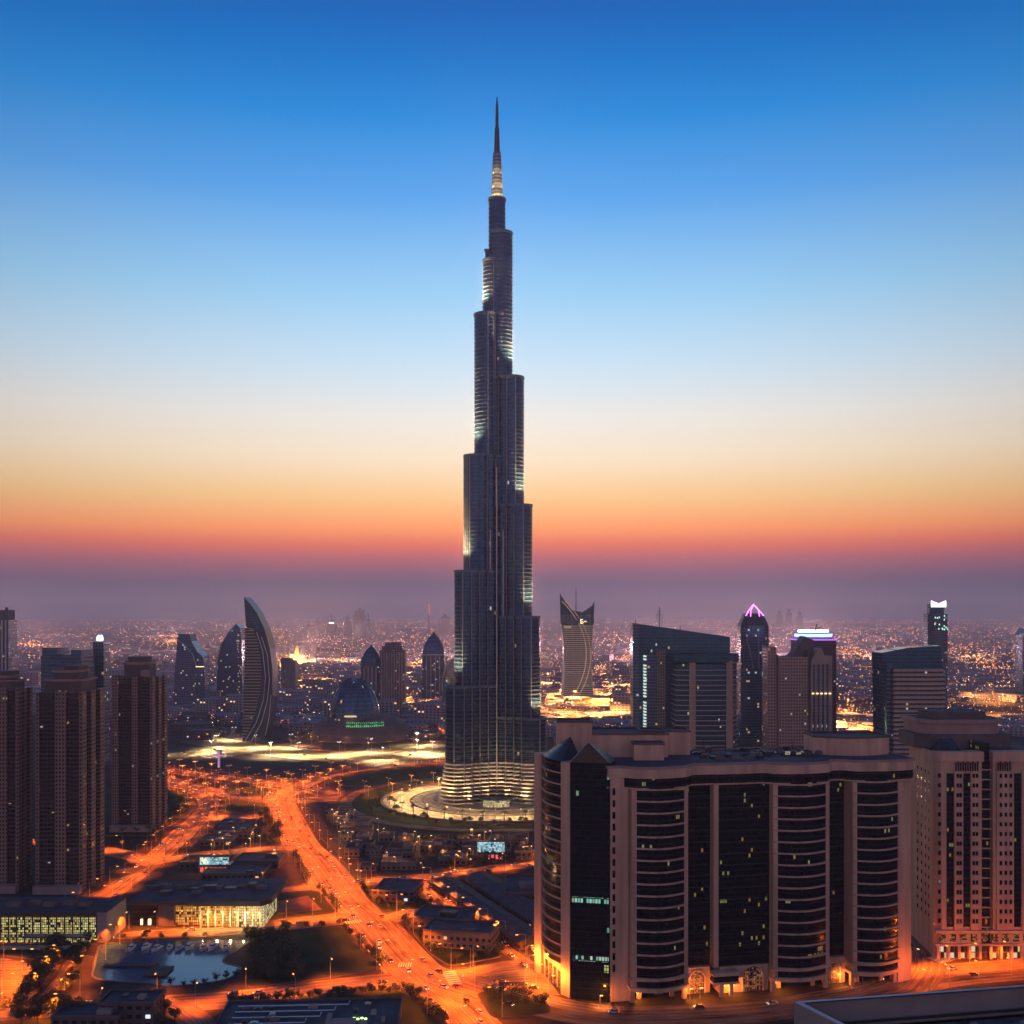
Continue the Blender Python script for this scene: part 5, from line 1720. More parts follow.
# ------------------------------------------------------------------ low buildings
M['lowwall'] = facade('low_wall', (.14, .12, .12), (.03, .03, .04), 3.2, 3.4, .5, .45, lit=.03, litc=((1, .55, .2), (1, .8, .5)), ls=.8)
M['lowwall2'] = facade('low_wall_dark', (.075, .065, .075), (.03, .03, .04), 3.6, 3.4, .55, .45, lit=.03, litc=((1, .5, .15), (.9, .95, 1)), ls=.8)
M['roof3'] = mat('roof_blue_grey', (.036, .046, .070), .8, var=.55, scale=.12)
M['roof4'] = mat('roof_brown', (.06, .046, .044), .9, var=.5, scale=.12)
def low(label, group, x, y, w, d, h, rz=0.0, wall='lowwall', roof='roof', z=.55, kit=True, cat='low building', pitched=False):
    t = thing('low_building', label, cat, (x, y, z), rz, group)
    b = MB(); b.prism(rect(w, d), 0, h, 0, 1, top=not pitched); b.build('wall', [M[wall], M[roof]], t)
    if pitched:
        b = MB(); r = h + w * .16
        b.face([(-w / 2 - .6, -d / 2 - .6, h), (w / 2 + .6, -d / 2 - .6, h), (0, -d / 2 - .6, r)])
        b.face([(w / 2 + .6, d / 2 + .6, h), (-w / 2 - .6, d / 2 + .6, h), (0, d / 2 + .6, r)])
        b.face([(w / 2 + .6, -d / 2 - .6, h), (w / 2 + .6, d / 2 + .6, h), (0, d / 2 + .6, r), (0, -d / 2 - .6, r)])
        b.face([(-w / 2 - .6, d / 2 + .6, h), (-w / 2 - .6, -d / 2 - .6, h), (0, -d / 2 - .6, r), (0, d / 2 + .6, r)])
        b.build('roof', M[roof], t)
    else:
        b = MB(); b.ring(rect(w, d), .25, h - .1, h + .9, 0, .35); b.build('parapet', M['dark_stone'], t)
        if kit:
            for k in range(rnd.choice((1, 2, 3))):
                b = MB(); b.box(rnd.uniform(-.3, .3) * w, rnd.uniform(-.3, .3) * d, h, rnd.uniform(1.5, w * .28), rnd.uniform(1.5, d * .28), rnd.uniform(.8, 2.4), 0); b.build('rooftop_unit', M[rnd.choice(('roof2', 'dmetal', 'concrete'))], t)
    return t
def inpoly(p, q):
    x, y = q; r = False
    for i in range(len(p)):
        (x0, y0), (x1, y1) = p[i - 1], p[i]
        if (y0 > y) != (y1 > y) and x < (x1 - x0) * (y - y0) / (y1 - y0) + x0: r = not r
    return r
def quarter(poly_px, n, label, group, size=(10, 22), hh=(4, 9), rz=0.0, walls=('lowwall', 'lowwall2'), roofs=('roof', 'roof2', 'roof3', 'roof4'), z=.55, gap=2.5):
    P = [G(*q) for q in poly_px]
    xs_, ys_ = [p[0] for p in P], [p[1] for p in P]
    got, tries = [], 0
    while len(got) < n and tries < 6000:
        tries += 1
        x, y = rnd.uniform(min(xs_), max(xs_)), rnd.uniform(min(ys_), max(ys_))
        w, d = rnd.uniform(*size), rnd.uniform(*size)
        if not all(inpoly(P, (x + a * w / 2, y + c * d / 2)) for a in (-1, 1) for c in (-1, 1)): continue
        if any(abs(x - a) < (w + c) / 2 + gap and abs(y - b_) < (d + e) / 2 + gap for a, b_, c, e in got): continue
        got.append((x, y, w, d))
        low(label, group, x, y, w, d, rnd.uniform(*hh), rz, rnd.choice(walls), rnd.choice(roofs), z)
    return got
quarter([(192, 841), (207, 824), (262, 820), (272, 843), (182, 853)], 12, 'flat roofed low block between the west road and the avenue', 'low blocks between west road and avenue', (16, 40), (3, 5), walls=('lowwall2',), roofs=('roof3', 'roof'))
quarter([(178, 862), (285, 853), (300, 880), (262, 889), (150, 890)], 16, 'blue grey low roof north of the shopping hall', 'low roofs behind the shopping hall', (18, 44), (3, 5), walls=('lowwall2',), roofs=('roof3', 'roof', 'roof4'))
quarter([(306, 812), (352, 812), (392, 838), (420, 842), (432, 872), (365, 878), (322, 836)], 44, 'low roof in the crowded quarter between the avenue and the round plaza', 'crowded low quarter by the plaza', (9, 28), (3, 5.5))
quarter([(404, 842), (490, 842), (540, 836), (545, 858), (500, 862), (440, 870)], 30, 'dark low roof in the quarter just below the round plaza', 'dark low quarter below the plaza', (9, 22), (3, 5), walls=('lowwall2',), roofs=('roof3', 'roof4', 'roof'))
quarter([(168, 712), (236, 706), (236, 738), (168, 748)], 14, 'low dark block at the foot of the stepped blue tower', 'low blocks below the stepped tower', (30, 70), (7, 14), walls=('lowwall2',), roofs=('roof3', 'roof'), z=0)
quarter([(284, 700), (330, 700), (318, 738), (284, 740)], 8, 'long low roof between the sail tower and the domed hall', 'low roofs beside the sail tower', (40, 80), (7, 12), walls=('lowwall2',), roofs=('roof3',), z=0)
quarter([(396, 712), (444, 708), (444, 740), (404, 742)], 9, 'low block right of the domed hall', 'low blocks right of the domed hall', (30, 70), (6, 14), walls=('lowwall2',), z=0)
quarter([(550, 716), (632, 712), (632, 748), (548, 752)], 12, 'low block behind the big stone building', 'low blocks behind the stone building', (26, 60), (7, 16), z=0)
# the market sheds on the right of the market street
shed = None
for row, (pa, pb) in enumerate((((444, 889), (534, 950)), ((478, 884), (560, 938)))):
    A, B = G(*pa), G(*pb)
    n_ = 9 if row == 0 else 8
    ang = math.atan2(B[1] - A[1], B[0] - A[0])
    for k in range(n_):
        s = (k + .5) / n_
        x, y = A[0] + (B[0] - A[0]) * s, A[1] + (B[1] - A[1]) * s
        if row == 0:
            lab, grp = 'small gabled market shed in the row along the bright market street', 'market sheds along the street'
        else:
            lab, grp = 'dark gabled shed in the second row behind the market sheds', 'second row of sheds'
        low(lab, grp, x, y, 15 if row == 0 else 17, math.hypot(B[0] - A[0], B[1] - A[1]) / n_ - 1.2, 4.6, ang + math.pi / 2 + math.pi / 2 * 0 - math.pi, 'lowwall2', 'roof3', pitched=True, cat='shed')
low('large flat dark roofed warehouse left of the big stone building', None, *G(545, 898), 46, 40, 7, 0, 'lowwall2', 'roof3', cat='warehouse')
low('low roofed villa alone on the upper small lawn beside the avenue', None, *G(398, 897), 24, 26, 6, R(-8), 'lowwall2', 'roof')
q = G(446, 930); low('long stepped low building on the lower lawn beside the avenue, rear part', None, q[0], q[1], 30, 22, 8, R(-12), 'lowwall2', 'roof3')
q = G(462, 944); low('pink walled low building on the lower lawn, front part near the avenue', None, q[0], q[1], 34, 20, 8, R(-12), 'lowwall', 'roof3')
q = (-79.0, 410.0); low('wide flat roof among trees at the bottom centre with tiny green lights', None, q[0], q[1], 70, 36, 6, R(3), 'lowwall2', 'roof3')
b = MB()
for k in range(5): b.box(16 + k * 1.5, -3 + .8 * (k % 2), 6.1, 1.0, .6, .5, 0)
b.build('roof_light', M['green2'] if 'green2' in M else emit('tiny_green_light', (.6, 1, .3), 3), bpy.data.objects[[o.name for o in COL.objects if o.name.startswith('low_building')][-1]])
for x_, y_, w_, lab in ((92, 1030, 26, 'dark flat roof between trees at the bottom left, left one'), (132, 1024, 22, 'taller dark flat roof between trees at the bottom left, right one')):
    q = G(x_, y_); low(lab, None, q[0], q[1], w_, 14, 7 + (x_ > 100) * 3, 0, 'lowwall2', 'roof3')

M['screen'] = facade('picture_screen', (.05, .2, .25), (.1, .3, .35), 1.1, 1.0, .96, .9, lit=.8, litc=((.3, .75, .9), (.75, .95, 1)), ls=.75, gmetal=0, clump=.8)
def signbox(label, px, py, w, h, face, z0=6.0, body='dark_stone', d=12):
    x, y = G(px, py)
    t = thing('lit_pavilion', label, 'pavilion', (x, y, .55))
    b = MB(); b.box(0, d / 2, 0, w * 1.1, d, z0, 0); b.build('wall', M['lowwall2'], t)
    b = MB(); b.box(0, .4, z0 + .1, w, .5, h, 0); b.build('screen', M['screen'], t)
    b = MB(); b.ring(rect(w, .5, 0, .4), .3, z0, z0 + .3, 0, .05); b.ring(rect(w, .5, 0, .4), .3, z0 + h, z0 + h + .3, 0, .05); b.build('screen_frame', M['dmetal'], t)
    b = MB()
    for k in range(6): b.box(-w * .42 + k * w * .16, -.25, .8, w * .1, .4, 2.8, 0)
    b.build('lit_window', M['red2'] if 'red2' in M else M.setdefault('red2', emit('red_shop_light', (1, .16, .14), .9)), t)
    return t
signbox('low pavilion with a wide pale cyan screen below the round plaza', 491, 861, 18, 7, 'cyan', 5)
signbox('low pavilion with a bright white blue roof screen behind the shopping hall', 214, 874, 18, 5, 'cyan', 5)
t = thing('lit_monument', 'small cross shaped monument outlined in magenta light beside the bright road', 'monument', (*G(219, 768), .3))
b = MB(); b.box(0, 0, 0, 3, 3, 26, 0); b.box(0, 0, 17, 18, 3, 3.5, 0); b.box(0, 0, 24, 10, 3, 2.5, 0); b.build('frame', M['white'], t); t.scale = (.75, .75, .7)
b = MB()
for k in range(9): b.box(0, -1.7, 1 + k * 2.8, 2.2, .5, 1.4, 0)
for k in range(7): b.box(-8 + k * 2.7, -1.7, 17.6, 1.3, .5, 2.0, 0)
b.build('neon_tube', M['purp3'] if 'purp3' in M else emit('pale_magenta', (1, .45, .9), .8), t)

big_ = [o for o in COL.objects if o.get('label', '').startswith('wide flat roof among trees')][0]
for k in range(22):
    b = MB(); x_, y_ = -32 + 64 * rnd.random(), -15 + 29 * rnd.random()
    sx_, sy_, sz_ = rnd.uniform(1.2, 4), rnd.uniform(1.2, 3), rnd.uniform(.6, 1.8)
    b.box(x_, y_, 6.01, sx_, sy_, sz_, 0); b.cyl(x_, y_, 6.01 + sz_, 6.3 + sz_, min(sx_, sy_) * .35, n=10)
    b.build('rooftop_unit', M[('dmetal', 'roof2', 'concrete', 'metal')[k % 4]], big_)
for k in range(5):
    b = MB(); y_ = -12 + 6 * k; b.tube([(-30, y_, 6.5), (-6 + 5 * k, y_, 6.5), (-6 + 5 * k, y_ + 4, 6.5)], .28, 6); b.build('duct', M['metal'], big_)

# ------------------------------------------------------------------ pool: pier, boats
def pier(label, x, y, w, d, rz=0):
    t = thing('pier', label, 'pier', (x, y, .62), rz)
    b = MB(); b.box(0, 0, .5, w, d, .35, 0); b.build('deck', M['wood'], t)
    for sx in (-.45, .45):
        for sy in (-.4, .4):
            b = MB(); b.cyl(sx * w, sy * d, 0, 1.6, .22, n=8); b.build('post', M['trunk'], t)
    return t
q = G(159, 974); pier('dark timber pier standing in the middle of the pool', q[0], q[1], 10, 13)
q = G(131, 968); pier('low timber deck along the left shore of the pool', q[0], q[1], 26, 3)
t = thing('boat', 'small moored motor boat in the row at the far edge of the pool', 'boat', group='boats moored in the pool')
b = MB()
secs = []
for k in range(9):
    s = k / 8
    hw = 1.45 * (1 - max(0, (s - .45) / .55) ** 2.0) + .02
    y_ = -4.2 + 8.4 * s
    secs.append([(-hw, y_, 1.0 + .5 * s * s), (-hw * .8, y_, .1), (0, y_, -.15 + .25 * s ** 3), (hw * .8, y_, .1), (hw, y_, 1.0 + .5 * s * s)])
for a_, c_ in zip(secs, secs[1:]):
    for k in range(4): b.face([a_[k], c_[k], c_[k + 1], a_[k + 1]])
    b.face([a_[4], c_[4], c_[0], a_[0]], 0)
b.face(list(reversed(secs[0])))
b.build('hull', M['white'], t)
b = MB(); b.prism(chamf(1.9, 3.0, .4, 0, -.3), 1.15, 2.3, 0); b.build('cabin', M['white'], t)
b = MB(); b.ring(chamf(1.9, 3.0, .4, 0, -.3), .03, 1.55, 2.05, 0, .02); b.build('window', M['bayglass'], t)
b = MB(); b.tube([(0, -.6, 2.3), (0, -.6, 5.2)], .07, 5); b.build('mast', M['metal'], t)
for k in range(9):
    q = G(133 + k * 11.5 + rnd.uniform(-2, 2), 950.5 + rnd.uniform(-1, 1.4))
    if k == 0: t.location = (*q, .70); t.rotation_euler = (0, 0, math.pi + .1)
    else: dup(t, (*q, .70), math.pi + rnd.uniform(-.25, .25), rnd.uniform(.85, 1.15))

# ------------------------------------------------------------------ trees
def tree_proto(label, group, h, r, m, n=420, seed=1, palm=False):
    rr = random.Random(seed)
    t = thing('palm_tree' if palm else 'tree', label, 'tree', group=group)
    b = MB()
    th = h * (.74 if palm else .42)
    b.tube([(0, 0, -.2), (.1, .05, th * .5), (.05, .2, th)], [h * .035, h * .026, h * .018], 7)
    if not palm:
        for k in range(6):
            a = k * 1.05 + rr.random()
            b.tube([(.05, .15, th * rr.uniform(.65, 1)), (r * .35 * math.cos(a), r * .35 * math.sin(a), th + h * .12), (r * .62 * math.cos(a), r * .62 * math.sin(a), th + h * rr.uniform(.15, .32))], [h * .014, h * .009, h * .004], 5)
    b.build('trunk', M['trunk'], t)
    b = MB()
    if palm:
        for k in range(15):
            a = k * 2.399; dr = rr.uniform(.1, .9)
            prev = None
            for s in range(6):
                f = s / 5
                rad = r * f
                zc = th + h * .16 * math.sin(f * 2.2) * (1.1 - dr) - h * .24 * f * f * dr
                wd = .55 * math.sin(math.pi * min(1, f * .9 + .1)) + .05
                c = (rad * math.cos(a), rad * math.sin(a), zc)
                L_ = (c[0] - wd * math.sin(a), c[1] + wd * math.cos(a), c[2] - .15)
                R_ = (c[0] + wd * math.sin(a), c[1] - wd * math.cos(a), c[2] - .15)
                if prev:
                    b.face([prev[0], L_, c, prev[1]]); b.face([prev[1], c, R_, prev[2]])
                prev = (L_, c, R_)
    else:
        lobes = [(rr.uniform(-.5, .5) * r, rr.uniform(-.5, .5) * r, h * rr.uniform(.48, .82), r * rr.uniform(.36, .62)) for _ in range(9)]
        for k in range(n):
            lx, ly, lz, lr = rr.choice(lobes)
            d = Vector((rr.gauss(0, 1), rr.gauss(0, 1), rr.gauss(0, .8))).normalized() * lr * rr.uniform(.55, 1.08)
            c = Vector((lx, ly, lz)) + d
            nrm = (d.normalized() + Vector((rr.uniform(-.7, .7), rr.uniform(-.7, .7), rr.uniform(-.3, .9)))).normalized()
            a = nrm.orthogonal().normalized(); e = nrm.cross(a)
            s1, s2 = h * rr.uniform(.035, .075), h * rr.uniform(.025, .05)
            b.face([tuple(c + a * s1), tuple(c + e * s2 + nrm * s1 * .2), tuple(c - a * s1 * .9), tuple(c - e * s2 - nrm * s1 * .15)], 0 if rr.random() < .6 else 1)
    b.build('crown', [M[m], M['leaf2' if m == 'leaf' else 'leaf']], t)
    return t
def scatter(proto, pts, jit=1.0, smin=.75, smax=1.25, label=None, group=None, z=.5):
    for (x, y) in pts:
        o = put(proto, x + rnd.uniform(-jit, jit), y + rnd.uniform(-jit, jit), rnd.uniform(0, 6.28), z)
        s = rnd.uniform(smin, smax)
        o.scale = (s * rnd.uniform(.9, 1.1), s * rnd.uniform(.9, 1.1), s)
        if label: o['label'] = label
        if group: o['group'] = group
def line(pts, gap):
    return resample([G(*q) for q in pts], gap)
T1 = tree_proto('round dark tree in the double row of the street median at the bottom left', 'trees of the lower left median', 9, 4.2, 'leaf', 520, 3)
T2 = tree_proto('dark broad tree growing around the park lawn beside the pool', 'trees around the park lawn', 8, 4.0, 'leaf', 420, 5)
T3 = tree_proto('small rounded tree along the near edge of the pool', 'small trees at the pool edge', 5, 2.1, 'leaf', 240, 9)
T4 = tree_proto('mid green tree in the strip of trees beside the avenue', 'trees beside the avenue', 7, 3.2, 'leaf2', 360, 12)
T5 = tree_proto('date palm with a drooping crown near the apartment towers', 'palms near the apartment towers', 10, 3.6, 'leaf', palm=True)
T6 = tree_proto('dense dark tree standing around the roofs at the very bottom', 'trees around the bottom roofs', 10, 5, 'leaf', 480, 20)
T7 = tree_proto('low bushy tree in the planted traffic island near the stone building', 'bushy trees of the traffic island', 5, 3.0, 'leaf', 300, 25)
T8 = tree_proto('small dark tree among the low roofs below the plaza', 'trees among the low quarter', 6, 2.8, 'leaf', 300, 28)
scatter(T1, line([(62, 952), (54, 966), (44, 984), (34, 1000)], 6.5), 1.6, .9, 1.35)
scatter(T1, line([(50, 958), (40, 980), (28, 1003)], 9), 1.5, .8, 1.2)
P = [G(*q) for q in [(243, 944), (280, 938), (300, 980), (248, 987)]]
k_ = 0
while k_ < 34:
    q = (rnd.uniform(min(p[0] for p in P), max(p[0] for p in P)), rnd.uniform(min(p[1] for p in P), max(p[1] for p in P)))
    if inpoly(P, q): scatter(T2, [q], 0, .7, 1.15); k_ += 1
scatter(T2, line([(285, 933), (342, 927), (380, 966)], 9), 1, .5, .9)
scatter(T2, line([(90, 945), (74, 975), (66, 998)], 7), 1, .5, .9)
scatter(T2, line([(100, 943), (150, 940), (205, 939)], 10), 1, .4, .7)
scatter(T3, line([(160, 989), (200, 988), (236, 980)], 4.6), .5, .7, 1.1)
scatter(T4, line([(262, 818), (280, 842)], 9), 4, .8, 1.3); scatter(T4, line([(250, 832), (272, 846)], 8), 4, .7, 1.1)
scatter(T4, line([(294, 856), (308, 882)], 9), 1, .6, .9); scatter(T4, line([(320, 892), (338, 913)], 8), 1, .6, .9)
scatter(T4, line([(362, 889), (384, 912), (430, 907)], 8), 1, .5, .8); scatter(T4, line([(406, 925), (432, 953), (452, 966), (500, 957)], 7), 1, .5, .9)
scatter(T5, line([(106, 842), (150, 838), (160, 846)], 9), 2, .8, 1.2)
scatter(T5, line([(100, 848), (130, 850)], 8), 3, .7, 1.0)
scatter(T4, line([(168, 803), (186, 806), (184, 815), (170, 818)], 12), 3, .8, 1.3, 'tree on the green inside the curve of the west road', 'trees inside the west road curve')
scatter(T6, line([(232, 1009), (312, 1000), (404, 994), (424, 1006), (444, 1026)], 3.6), 1, .3, .62)
scatter(T6, line([(0, 1018), (60, 1014), (76, 1018)], 6), 2, .8, 1.1); scatter(T6, line([(140, 1012), (165, 1012), (172, 1022)], 6), 1.5, .6, .9); scatter(T6, line([(20, 1026), (75, 1026)], 7), 2, .8, 1.1)
scatter(T7, line([(484, 996), (500, 995), (546, 1006)], 4.2), 1, .8, 1.2); scatter(T7, line([(492, 1004), (540, 1009)], 4.2), 1, .8, 1.2)
P = [G(*q) for q in [(410, 842), (500, 840), (540, 838), (545, 862), (440, 872)]]
k_ = 0
while k_ < 46:
    q = (rnd.uniform(min(p[0] for p in P), max(p[0] for p in P)), rnd.uniform(min(p[1] for p in P), max(p[1] for p in P)))
    if inpoly(P, q): scatter(T8, [q], 0, .7, 1.3); k_ += 1
P_dim = lamp_proto('alley_lamp', 'small dim orange lamp on a post between the market sheds and low roofs', 'small lamps between the sheds', 5, 'sodium', lamp_data('alley_light', (1, .34, .07), LAMP_W * .028), .6)
# yard lamps in the low quarters
for poly in ([(318, 815), (360, 815), (400, 840), (430, 872), (365, 878)], [(404, 842), (545, 838), (545, 860), (440, 872)], [(190, 841), (262, 820), (290, 880), (160, 888)]):
    P = [G(*q) for q in poly]
    k_ = 0
    while k_ < 16:
        q = (rnd.uniform(min(p[0] for p in P), max(p[0] for p in P)), rnd.uniform(min(p[1] for p in P), max(p[1] for p in P)))
        if inpoly(P, q): put(P_yard, *q, rnd.uniform(0, 6), .5); k_ += 1
for q in line([(404, 846), (470, 868)], 16) + line([(442, 884), (526, 945)], 13) + line([(476, 884), (550, 940)], 13) + line([(330, 860), (360, 880)], 16):
    put(P_dim, *q, 0, .5)

# ------------------------------------------------------------------ cars
M['carw'] = mat('car_white', (.45, .45, .46), .3, .0, var=.1)
M['cark'] = mat('car_dark', (.04, .04, .05), .3, .2, var=.1)
M['carr'] = mat('car_red', (.25, .04, .03), .3, .1, var=.1)
M['tyre'] = mat('tyre', (.02, .02, .02), .8)
M['head'] = emit('headlamp', (1, .80, .5), 3)
M['tail'] = emit('tail_lamp', (1, .05, .02), 3)
def car_proto(body, label, group):
    t = thing('car', label, 'car', group=group)
    sec_ = [(-2.15, .95, .55), (-2.1, .98, .75), (-.9, .98, .86), (1.9, .98, .92), (2.2, .9, .85)]
    b = MB(); prev = None
    prof_ = [(-2.2, .35, .60), (-2.15, .80, .84), (-1.1, .95, .88), (-.2, 1.0, .90), (1.3, 1.02, .90), (2.05, .95, .86), (2.2, .4, .62)]
    for y_, zt_, hw in prof_:
        ring = [(-hw, y_, .28), (-hw, y_, zt_ - .12), (-hw * .86, y_, zt_), (hw * .86, y_, zt_), (hw, y_, zt_ - .12), (hw, y_, .28)]
        if prev:
            for k in range(6):
                j = (k + 1) % 6
                b.face([prev[k], ring[k], ring[j], prev[j]])
        else: b.face(ring)
        prev = ring
    b.face(list(reversed(prev)))
    b.build('body', M[body], t)
    b = MB(); q0, q1 = [(-.80, -1.2), (.80, -1.2), (.80, 1.7), (-.80, 1.7)], [(-.62, -.5), (.62, -.5), (.62, 1.2), (-.62, 1.2)]
    for k in range(4):
        j = (k + 1) % 4
        b.face([(*q0[k], .95), (*q0[j], .95), (*q1[j], 1.45), (*q1[k], 1.45)], 0)
    b.face([(*p, 1.45) for p in q1], 1)
    b.build('cabin', [M['bayglass'], M[body]], t)
    for sx in (-1, 1):
        for sy in (-1.35, 1.4):
            b = MB(); b.tube([(sx * .70, sy, .32), (sx * .92, sy, .32)], .32, 10); b.build('wheel', M['tyre'], t)
        b = MB(); b.box(sx * .58, -2.2, .52, .42, .14, .26, 0); b.build('headlight', M['head'], t)
        b = MB(); b.box(sx * .60, 2.2, .55, .40, .12, .24, 0); b.build('taillight', M['tail'], t)
    return t
def flat_copy(proto, label, group):
    """One mesh of a whole car for places too far off to show its parts."""
    b = MB(); ms = []
    for ch in proto.children:
        me = ch.data
        for pl_ in me.polygons:
            mm = me.materials[pl_.material_index]
            if mm not in ms: ms.append(mm)
            b.face([tuple(me.vertices[i].co) for i in pl_.vertices], ms.index(mm))
    o = b.build('car', ms)
    return tag(o, label, 'car', group)
cw_ = car_proto('carw', 'white car with lit headlights on the near part of the orange avenue', 'cars on the near avenue')
ck_ = car_proto('cark', 'dark car with lit lamps on the near part of the orange avenue', 'dark cars on the near avenue')
far_w = flat_copy(cw_, 'pale car with lit lamps far up the avenue or on the side roads', 'pale cars on the far roads')
far_k = flat_copy(ck_, 'dark car with lit lamps far up the avenue or on the side roads', 'dark cars on the far roads')
par_w = flat_copy(cw_, 'pale car in the dense row along the market street', 'pale cars in the market street')
par_r = flat_copy(car_proto('carr', 'red car waiting on the forecourt by the stone building', None), 'red car in the dense row along the market street', 'red cars in the market street')
def drive(key, n, protos, s0=0.0, s1=1.0, z=.1, lanes=.36):
    c = roads[key]
    for k in range(n):
        s = s0 + (s1 - s0) * (k + rnd.random()) / n
        i = min(len(c) - 2, int(s * (len(c) - 1))); f = s * (len(c) - 1) - i
        x, y, w = (c[i][q] + (c[i + 1][q] - c[i][q]) * f for q in range(3))
        dx, dy = c[i + 1][0] - c[i][0], c[i + 1][1] - c[i][1]
        l = math.hypot(dx, dy) or 1
        side = rnd.choice((-1, 1)); off = side * rnd.uniform(.08, lanes) * w
        ang = math.atan2(dy, dx) + math.pi / 2 + (0 if side < 0 else math.pi)
        put(rnd.choice(protos), x - dy / l * off, y + dx / l * off, ang, .4 if key == 'x' else .36)
drive('avenue', 34, [cw_, ck_], .45, 1.0)
drive('avenue', 26, [far_w, far_k], 0, .45)
drive('west', 22, [far_w, far_k])
drive('cross_d', 9, [far_w, far_k]); drive('bottom', 9, [far_w, far_k]); drive('cross_e', 9, [far_w, far_k])
drive('front_street', 5, [far_w, far_k]); drive('front_road', 9, [far_w, far_k], .05, .98)
for k_ in ('ring_a', 'ring_b', 'ring_c', 'bright_a'): drive(k_, 9, [far_w, far_k])
drive('market_street', 16, [par_w, par_r])
for q in line([(438, 893), (472, 917), (500, 935), (530, 957)], 3.1):
    if rnd.random() < .85: put(rnd.choice((par_w, par_w, par_r)), q[0] + 5.5 + rnd.uniform(-.3, .3), q[1], R(40) + rnd.uniform(-.1, .1), .6)
red_ = [o for o in COL.objects if o.get('label', '').startswith('red car waiting')][0]
red_.location = (*G(503, 984), .45); red_.rotation_euler = (0, 0, R(80))
for k in range(7):
    put(far_k, G(503 + k * 3.2, 983)[0] + 0, G(503, 986)[1], R(90) + rnd.uniform(-.1, .1), .45)

# ------------------------------------------------------------------ planters, palms and an entrance roof on the round plaza
pl0 = thing('planter', 'round stone planter with clipped shrubs on the bright plaza of the tallest tower', 'planter', group='planters of the round plaza')
b = MB(); b.cyl(0, 0, 0, .9, 3.2, 3.4, 16); b.build('tub', M['kerb'], pl0)
b = MB()
rr_ = random.Random(4)
for k in range(150):
    d_ = Vector((rr_.gauss(0, 1), rr_.gauss(0, 1), abs(rr_.gauss(0, .7)))).normalized() * rr_.uniform(1.5, 2.8)
    c_ = Vector((0, 0, .8)) + Vector((d_.x, d_.y, d_.z * .7)); n_ = d_.normalized(); a_ = n_.orthogonal().normalized(); e_ = n_.cross(a_)
    b.face([tuple(c_ + a_ * .5), tuple(c_ + e_ * .4), tuple(c_ - a_ * .5), tuple(c_ - e_ * .4)])
b.build('shrub', M['leaf2'], pl0)
for k in range(14):
    a_ = math.pi * 2 * k / 14; r_ = 93
    put(pl0, TX + r_ * math.cos(a_), TY + r_ * math.sin(a_), 0, 1.05)
P5 = tree_proto('palm in the rings of palms on the bright round plaza', 'palms of the round plaza', 9, 3.4, 'leaf2', palm=True)
for k in range(18):
    a_ = math.pi * (1 + (k + .5) / 18) + rnd.uniform(-.02, .02)
    o = put(P5, TX + 95 * math.cos(a_), TY + 95 * math.sin(a_), rnd.uniform(0, 6), 1.05)
for k in range(40):
    a_ = math.pi * (.85 + 1.3 * k / 40)
    put(T8, TX + rnd.uniform(104, 122) * math.cos(a_), TY + rnd.uniform(104, 122) * math.sin(a_), rnd.uniform(0, 6), .9)
t = thing('entrance_pavilion', 'low glazed entrance pavilion in the fork between the front wings of the tallest tower', 'pavilion', (TX, TY - 40, 2.2))
b = MB(); b.prism(ell(11, 6, 28), 0, 5.5, 0, 0); b.build('glass_wall', M['mallwhite'], t)
b = MB(); b.prism(ell(14, 8.5, 28), 5.6, 6.6, 0, 0, True); b.build('roof', M['tsteel'], t)

# ------------------------------------------------------------------ the far city that reads as one mass
rg = random.Random(11)
NV = lambda x, y, s: mnoise.noise(Vector((x / s, y / s, 3.7)))
M['farwall'] = facade('far_city_wall', (.24, .22, .26), (.06, .06, .09), 6, 4, .5, .5, lit=.05, litc=((1, .5, .2), (1, .8, .6)), ls=1.2)
b = MB()
k = 0
while k < 5200:
    py = 620 + 128 * rg.random() ** 1.25
    y = 165 * F / (py - HZ)
    px = rg.uniform(-140, 1160)
    x = XA(px, y)
    if y < 1420 and not (px > 560): continue
    if y < 1330: continue
    if 480 < px < 1160 and y < 1400: continue
    d_ = NV(x, y, 900)
    if d_ < -.25: continue
    s = rg.uniform(14, 46) * (1 if y < 4000 else 1.8)
    h = rg.uniform(5, 16) * (1 + 1.6 * (rg.random() < .05)) 
    b.box(x, y, 0, s, s * rg.uniform(.6, 1.4), h, 0, rg.choice((.2, .2, -.4)), 1, bottom=False)
    k += 1
tag(b.build('distant_city', [M['farwall'], mat('far_roof', (.24, .225, .27), .9)]), kind='stuff')
E_ = [emit('far_orange_light', (1, .30, .08), 6), emit('far_amber_light', (1, .50, .16), 6), emit('far_white_light', (1, .80, .66), 5), emit('far_pink_light', (1, .34, .30), 6)]
b = MB()
def dot(x, y, z, s, c):
    b.face([(x - s, y, z), (x, y - s, z), (x + s, y, z), (x, y, z + s * 1.1)][:3] + [(x, y + s, z)], c)
    for p, q in (((-s, 0), (0, -s)), ((0, -s), (s, 0)), ((s, 0), (0, s)), ((0, s), (-s, 0))):
        b.face([(x + p[0], y + p[1], z), (x + q[0], y + q[1], z), (x, y, z + s * 1.3)], c)
def pick():
    return rg.choices((0, 1, 2, 3), (.46, .22, .14, .18))[0]
k = 0
while k < 11000:
    py = 619.5 + 120 * rg.random() ** 1.55
    y = 165 * F / (py - HZ); px = rg.uniform(-120, 1140); x = XA(px, y)
    if y < 1450 and px < 560: continue
    d_ = NV(x, y, 1500) + .55 * NV(x, y, 420)
    if d_ < rg.uniform(-.75, .35): continue
    s = y / F * rg.choice((.2, .26, .32, .44))
    dot(x, y, rg.uniform(6, 18), s, pick()); k += 1
